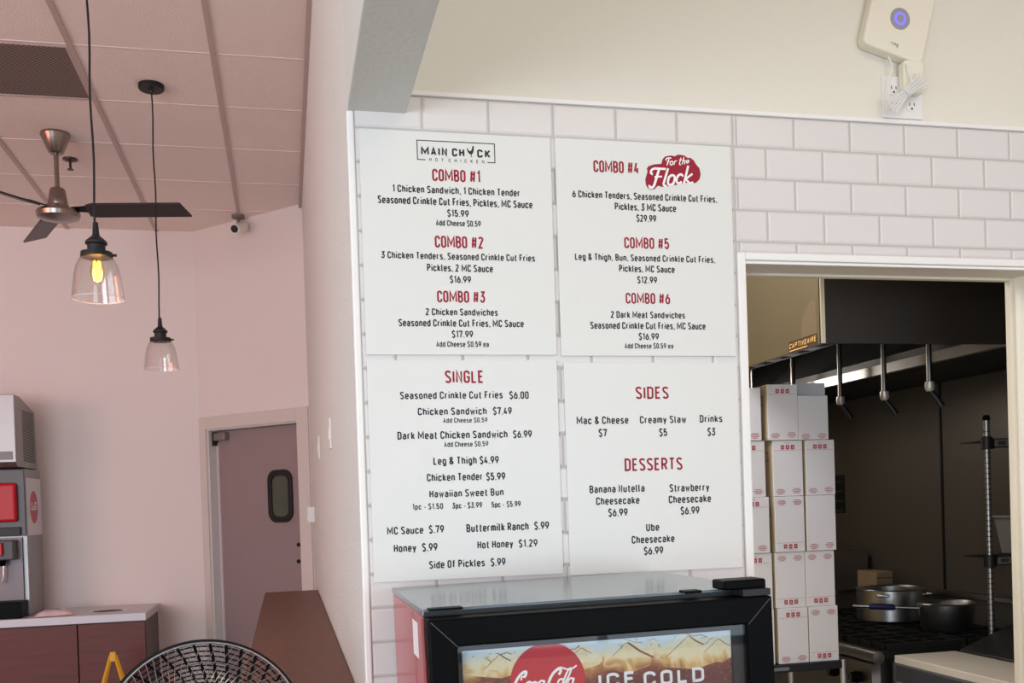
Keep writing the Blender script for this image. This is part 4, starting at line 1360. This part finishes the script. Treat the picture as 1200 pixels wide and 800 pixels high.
# ---- gas range along the steel wall
RX, RY0, RY1, RZ = 2.275, 3.60, 4.85, 0.90
rn = thing('gas_range', (2.7, 4.2, 0), 'black and steel gas range with iron grates under the hood', 'range')
MB().box(RX+.05, KX-.004, RY0, RY1, .12, RZ-.03).build('body', mat('range_body', (60, 58, 56), 0.4, metal=0.8), rn, bevel=0.004)
MB().box(RX+.06, KX-.006, RY0+.002, RY1-.002, RZ-.029, RZ).build('burner_top', SOOT, rn)
MB().tube([(RX+.03, RY0-.02, RZ-.018), (RX+.03, RY1, RZ-.018)], .026, 18).build('front_rail', STEEL, rn, smooth=40, label='rounded steel front rail')
MB().box(RX+.01, RX+.049, RY0, RY1, .62, RZ-.045).build('control_panel', STEEL, rn)
for i in range(7):
    y = RY0+.09+i*.17
    kb = MB().tube([(RX+.009, y, .79), (RX-.006, y, .79), (RX-.03, y, .79)], [.022, .026, .02], 16).build('knob', BLACK, rn, smooth=40)
    MB().box(RX-.034, RX-.0301, y-.004, y+.004, .775, .805).build('knob_pointer', CHROME, kb)
MB().box(RX+.02, RX+.049, RY0+.04, RY1-.04, .2, .58).build('oven_door', STEEL, rn, bevel=0.006)
MB().tube([(RX-.02, RY0+.1, .55), (RX-.02, RY1-.1, .55)], .012, 12).build('oven_handle', CHROME, rn, smooth=40)
for x0 in (RX+.09, RX+.47):
    for i in range(4):
        y0 = RY0+.02+i*.315
        g = MB()
        for yy in (y0+.005, y0+.1, y0+.2, y0+.295):
            g.box(x0, x0+.35, yy-.006, yy+.006, RZ+.001, RZ+.026)
        for xx in (x0+.006, x0+.12, x0+.23, x0+.344):
            g.box(xx-.006, xx+.006, y0, y0+.30, RZ+.004, RZ+.024)
        g.build('grate', SOOT, rn)
MB().box(KX-.05, KX-.005, RY0, RY1, RZ, 1.06).build('backguard', DARKST, rn)
MB().box(KX-.075, KX-.051, RY0, RY1, 1.045, 1.06).build('backguard_lip', STEEL, rn)
for y in (RY0+.06, RY1-.06):
    for x in (RX+.12, KX-.1):
        MB().tube([(x, y, 0), (x, y, .119)], .02, 12).build('leg', STEEL, rn)


def pot(c, r, h, name, label, cat, flare=0.0):
    x, y, z = c
    t_ = thing(name, (x, y, z), label, cat)
    MB().lathe([(0, z), (r-flare-.01, z), (r-flare, z+.01), (r, z+h-.004), (r+.006, z+h), (r+.003, z+h+.003), (r-.003, z+h-.004), (r-flare-.004, z+.012), (0, z+.008)], (x, y, 0), 48).build('pot_body', STEEL, t_, smooth=40)
    return t_


pz = RZ+.027
t_ = pot((2.84, 4.30, pz), .156, .155, 'stock_pot', 'wide steel stock pot at the back of the range', 'pot')
for s in (-1, 1):
    MB().tube([(2.84+s*.13, 4.30-.09, pz+.13), (2.84+s*.15, 4.30-.13, pz+.135), (2.84+s*.11, 4.30-.16, pz+.135), (2.84+s*.09, 4.30-.125, pz+.13)], .006, 8).build('handle', STEEL, t_, smooth=50)
t_ = pot((2.845, 3.89, pz), .122, .122, 'saucepan', 'steel saucepan with a long blue-gripped handle at the front of the range', 'saucepan', flare=.018)
ha, hb = Vector((2.845-.112, 3.89+.03, pz+.10)), Vector((2.845-.36, 3.89+.16, pz+.112))
MB().tube([ha, ha.lerp(hb, .3), ha.lerp(hb, .97), hb], [.008, .007, .009, .006], 10).build('handle', STEEL, t_, smooth=50)
MB().tube([ha.lerp(hb, .36), ha.lerp(hb, .4), ha.lerp(hb, .72), ha.lerp(hb, .76)], [.010, .0145, .0145, .010], 12).build('handle_grip', mat('blue_grip', (28, 34, 84), 0.5), t_, smooth=50, label='blue rubber grip')
m = MB()
for dz_ in (.075, .1):
    m.tube([(2.845-.119, 3.89+.0, pz+dz_), (2.845-.126, 3.89+.0, pz+dz_)], .007, 10)
m.build('rivets', BLACKM, t_)

# ---- refrigerated prep table nearer the opening
pt_ = thing('prep_table', (2.7, 3.0, 0), 'steel prep table with a dark slanted lid inside the kitchen opening', 'prep table')
MB().box(2.36, KX-.006, 2.62, 3.575, .10, .868).build('body', STEEL, pt_, bevel=0.004)
MB().box(2.325, 2.36, 2.62, 3.50, .80, .868).build('front_rail', mat('rail_steel', (120, 124, 134), 0.35, metal=0.9), pt_, bevel=0.004)
MB().hexa([(2.615, 2.62, .87), (KX-.01, 2.62, .87), (KX-.01, 3.515, .87), (2.615, 3.515, .87)], [(2.63, 2.62, .906), (KX-.01, 2.62, 1.09), (KX-.01, 3.515, 1.09), (2.63, 3.515, .906)]).build('slanted_lid', mat('lid_dark_steel', (62, 60, 60), 0.4, metal=0.7), pt_, bevel=0.004, label='dark slanted lid')
MB().tube([(2.622, 2.63, .892), (2.622, 3.5, .892)], .005, 8).build('lid_hinge', STEEL, pt_)
MB().tube([(2.31, 2.9, .77), (2.31, 3.1, .77)], .006, 8).build('drawer_handle', CHROME, pt_)
for y in (2.70, 3.42):
    for x in (2.42, KX-.1):
        MB().tube([(x, y, 0), (x, y, .101)], .02, 12).build('leg', STEEL, pt_)
tag(MB().box(2.335, 2.612, 2.63, 3.52, .8685, .90).build('cutting_board', BOARDM, bevel=0.004), 'long pale cutting board on the front of the prep table', 'cutting board')

# ---- wire shelf with post, over the prep table's far end
sh_ = thing('wire_shelving', (2.83, 3.56, .869), 'dark shelving with a chrome post and label holders, right of the range', 'shelving')
pp = at(1156, 600, y=3.55).x+.01
MB().tube([(pp, 3.55, .869), (pp, 3.55, 1.835)], .0125, 14).build('post', mat('post_steel', (150, 148, 146), 0.35, metal=0.9), sh_, smooth=40)
pr_ = MB()
for i in range(42):
    pr_.lathe([(.0128, .9+i*.0215), (.0134, .9+i*.0215+.0015), (.0128, .9+i*.0215+.003)], (pp, 3.55, 0), 12)
pr_.build('post_notches', mat('notch_dark', (70, 70, 70), 0.4, metal=0.8), sh_)
MB().lathe([(0, 1.85), (.012, 1.85), (.015, 1.838), (.015, 1.828), (0, 1.828)], (pp, 3.55, 0), 14).build('post_cap', BLACK, sh_)
for z in (1.735, 1.252):
    s_ = MB().box(pp-.004, KX-.004, 3.545, 3.565, z-.019, z+.019).build('shelf_rail', BLACKM, sh_, bevel=0.002)
    MB().lathe([(.014, z-.026), (.024, z-.024), (.024, z+.024), (.014, z+.026)], (pp, 3.55, 0), 16).build('collar', BLACKM, s_, smooth=40)
    lb_ = MB().box(pp+.032, pp+.095, 3.541, 3.5448, z-.014, z+.014).build('label_holder', mat('label_grey', (118, 116, 112), 0.5), s_, label='grey label holder')
    MB().box(pp+.045, pp+.082, 3.5400, 3.5409, z-.007, z+.008).build('label_insert', mat('label_insert', (66, 64, 62), 0.5), lb_)
    w_ = MB()
    for i in range(12):
        x = pp+.02+i*.025
        if x < KX-.02:
            w_.tube([(x, 3.566, z+.012), (x, 3.74, z+.012)], .003, 5)
    w_.build('shelf_wires', BLACKM, s_)
bx = thing('plastic_bin', (2.95, 3.66, 1.272), 'grey translucent plastic bin on the lower wire shelf', 'bin')
bz = 1.271+.0
bb_ = MB()
bb_.hexa([(2.985, 3.60, bz), (KX-.03, 3.60, bz), (KX-.03, 3.70, bz), (2.985, 3.70, bz)], [(2.965, 3.58, bz+.15), (KX-.008, 3.58, bz+.15), (KX-.008, 3.72, bz+.15), (2.965, 3.72, bz+.15)])
bb_.build('tub', BIN, bx, bevel=0.004)
MB().box(2.95, KX-.007, 3.572, 3.73, bz+.151, bz+.162).build('lid', BIN, bx, bevel=0.003)

# ---- dark sheet on the steel wall, steel box and carton at the range's far end
s0, s1 = at(979, 557, x=KX), at(991, 601, x=KX)
nt_ = thing('notice_sheet', (KX, (s0.y+s1.y)/2, s1.z), 'black notice sheet on the dark steel wall behind the cartons', 'notice')
MB().box(KX-.004, KX-.001, s1.y, s0.y+.25, s1.z, s0.z).build('sheet', RUBBER, nt_)
for i in range(4):
    zz = s0.z-.03-i*(s0.z-s1.z)/4
    MB().box(KX-.0048, KX-.0041, s1.y+.02, s0.y+.2, zz-.012, zz-.006).build('print_row', mat('pale_print', (96, 96, 92), 0.6), nt_)
fs = thing('steel_cabinet', (2.75, 5.2, 0), 'dark steel cabinet standing beyond the far end of the range', 'cabinet')
MB().box(2.30, KX-.03, 4.92, 5.5, 0.08, 1.225).build('cabinet_body', DARKST, fs, bevel=0.005)
MB().box(2.30, KX-.03, 4.915, 4.9195, 1.0, 1.02).build('seam_strip', STEEL, fs)
for y in (4.96, 5.44):
    for x in (2.36, KX-.31):
        MB().tube([(x, y, 0), (x, y, .081)], .02, 10).build('leg', STEEL, fs)
cbx = thing('cardboard_box', (3.03, 4.7, RZ+.027), 'small brown cardboard box on the far rear corner of the range', 'box')
MB().box(2.975, 3.07, 4.62, 4.80, RZ+.028, 1.135).build('carton_body', mat('brown_card', (150, 126, 100), 0.8), cbx, bevel=0.003)
MB().box(2.975, 3.07, 4.6185, 4.6199, 1.10, 1.105).build('flap_seam', mat('flap_seam_brown', (84, 70, 56), 0.8), cbx)  # darker brown line along the flap seam

# ---- cart with the stacks of white cartons
BY = 3.53                       # front faces of the cartons
cz = at(945, 775, y=BY).z
cart = thing('wire_cart', (1.85, 3.7, 0), 'dark wire cart carrying the stacks of white cartons', 'cart')
cxa, cxb = at(878, 778, y=BY).x-.03, at(984, 770, y=BY).x
MB().box(cxa, cxb, BY-.015, BY+.44, cz-.034, cz-.004).build('shelf', BLACKM, cart, bevel=0.003)
MB().box(cxa+.1, cxa+.19, BY-.0158, BY-.0151, cz-.026, cz-.013).build('shelf_badge', mat('badge_grey', (110, 110, 112), 0.5), cart)
for x in (cxa+.02, cxb+.012):
    for y in (BY+.0, BY+.42):
        MB().tube([(x, y, .08), (x, y, cz-.0)], .0125, 12).build('leg', CHROME, cart, smooth=40)
        MB().lathe([(0, .06), (.028, .058), (.03, .03), (.028, .002), (0, 0)], (x, y, 0.0), 16).build('caster', RUBBER, cart, smooth=40)
MB().box(cxa, cxb, BY-.01, BY+.43, .25, .28).build('lower_shelf', BLACKM, cart)


def carton(name, c, wd, dp_, ht, style, label, rot=0.0):
    """closed white carton; red print marks on the front and the left side"""
    r = thing(name, c, label, 'carton', 'white cartons stacked on the cart', local=True)
    r.rotation_euler = (0, 0, rot)
    MB().box(-wd/2, wd/2, 0, dp_, 0, ht).build('carton_body', CARTON, r, bevel=0.0015)
    MB().box(-wd/2-.0009, -wd/2-.0001, .002, dp_-.002, .002, ht-.002).build('side_face', CARTONS, r, label='cream side face')
    m = MB()
    P_ = lambda a, b, h: Vector((a, -h-.0004, b))

    def sq(zc):
        for k in (-1, 0, 1):
            cx = k*.0215
            ring(m, rrect(.0145, .0165, .001, 1, cx, zc), rrect(.006, .007, .0005, 1, cx, zc), 0, .0004, P_)
            m.prism([(cx-.001, zc-.0025), (cx+.001, zc-.0025), (cx+.001, zc+.0025), (cx-.001, zc+.0025)], 0, .0004, P_)

    def line(x0, x1, zc, t=.0011):
        m.prism([(x0, zc-t/2), (x1, zc-t/2), (x1, zc+t/2), (x0, zc+t/2)], 0, .0003, P_)

    def para(xc, zc):
        for k in range(4):
            l = (.013, .019, .017, .011)[k]
            line(xc-l, xc+l, zc-k*.0056, .002)
    if style == 'up':            # squares near the top, paragraphs at the bottom
        sq(ht*.88)
        line(-.012, .013, ht*.955)
        line(-wd*.47, wd*.47, ht*.825, .0008)
        para(-wd*.27, ht*.12)
        para(wd*.27, ht*.13)
    elif style == 'down':        # upside down: paragraphs on top, squares at the bottom
        sq(ht*.10)
        line(-.012, .013, ht*.045)
        line(-wd*.47, wd*.47, ht*.165, .0008)
        para(-wd*.27, ht*.93)
        para(wd*.27, ht*.93)
    else:
        para(-wd*.27, ht*.12)
        para(wd*.27, ht*.13)
    m.build('red_print', mat('carton_red', (176, 52, 66), 0.6), r, label='small red printed marks')
    s = MB()
    PQ = lambda a, b, h: Vector((-wd/2-.001-h, a, b))
    ring(s, rrect(.03, .036, .002, 1, dp_*.25, ht*.72), rrect(.024, .03, .002, 1, dp_*.25, ht*.72), 0, .0003, PQ)
    s.build('side_print', mat('carton_red', (176, 52, 66), 0.6), r)
    return r


# edges of the carton columns, as seen from the opening
rows_left = [(-50, 452, 517), (0, 517, 584), (0, 584, 651), (0, 651, 708), (0, 708, 779)]
cols = {
    'left': [(857, 892, 454, 517, 'para'), (859, 897.5, 517, 584, 'up'), (862, 902, 583, 650, 'up'), (866, 906, 650, 716, 'up'), (870, 908, 716, 780, 'up')],
    'middle': [(899.5, 935, 450, 517.5, 'up'), (906.5, 941.5, 517.5, 582, 'up'), (908.5, 943, 582, 649, 'down'), (909.5, 944.5, 649, 716, 'down'), (912.5, 947.5, 716, 777, 'up')],
    'right': [(935.5, 970.5, 463, 516.5, 'para'), (945, 979, 516, 581, 'up'), (945.5, 979.5, 581, 647, 'para'), (945, 979, 647, 713, 'down'), (948.5, 982.5, 713, 774, 'down')]}
ordn = ('top', 'second from top', 'third from top', 'fourth from top', 'bottom')
HS = (at(917, 450, y=BY).z-(cz-.0035))/5
for cn, lst in cols.items():
    n = len(lst)
    zb = [at((a+b_)/2, v1, y=BY).z for a, b_, v0, v1, s in lst]
    zt0 = at((lst[0][0]+lst[0][1])/2, lst[0][2], y=BY).z
    base = cz-.0035
    hs = HS
    topz = zt0-base-4*HS
    for i, (u0, u1, v0, v1, stl) in enumerate(lst):
        x0, x1 = at(u0, (v0+v1)/2, y=BY).x, at(u1, (v0+v1)/2, y=BY).x
        zlo = base+(n-1-i)*hs
        wd = x1-x0
        xc = x1-wd/2
        # a small sideways jitter between layers keeps the stack hand-made
        carton('carton', (xc, BY+.004*(i % 2), zlo+.0008), wd-.0006, .10 if (cn == 'right' and i == 0) else .205, (topz if i == 0 else hs)-.0016, stl,
               'white red-printed carton, %s of the %s column on the wire cart' % (ordn[i], cn), 0.0)
lx0, lx1 = at(933, 452, y=BY+.106).x, at(966.5, 450, y=BY+.106).x
zrow = cz-.0035+4*HS
carton('carton', ((lx0+lx1)/2, BY+.106, zrow+.0008), lx1-lx0, .19, at(950, 448.5, y=BY+.106).z-zrow-.0016, 'none', 'white carton standing behind the top carton of the right column')
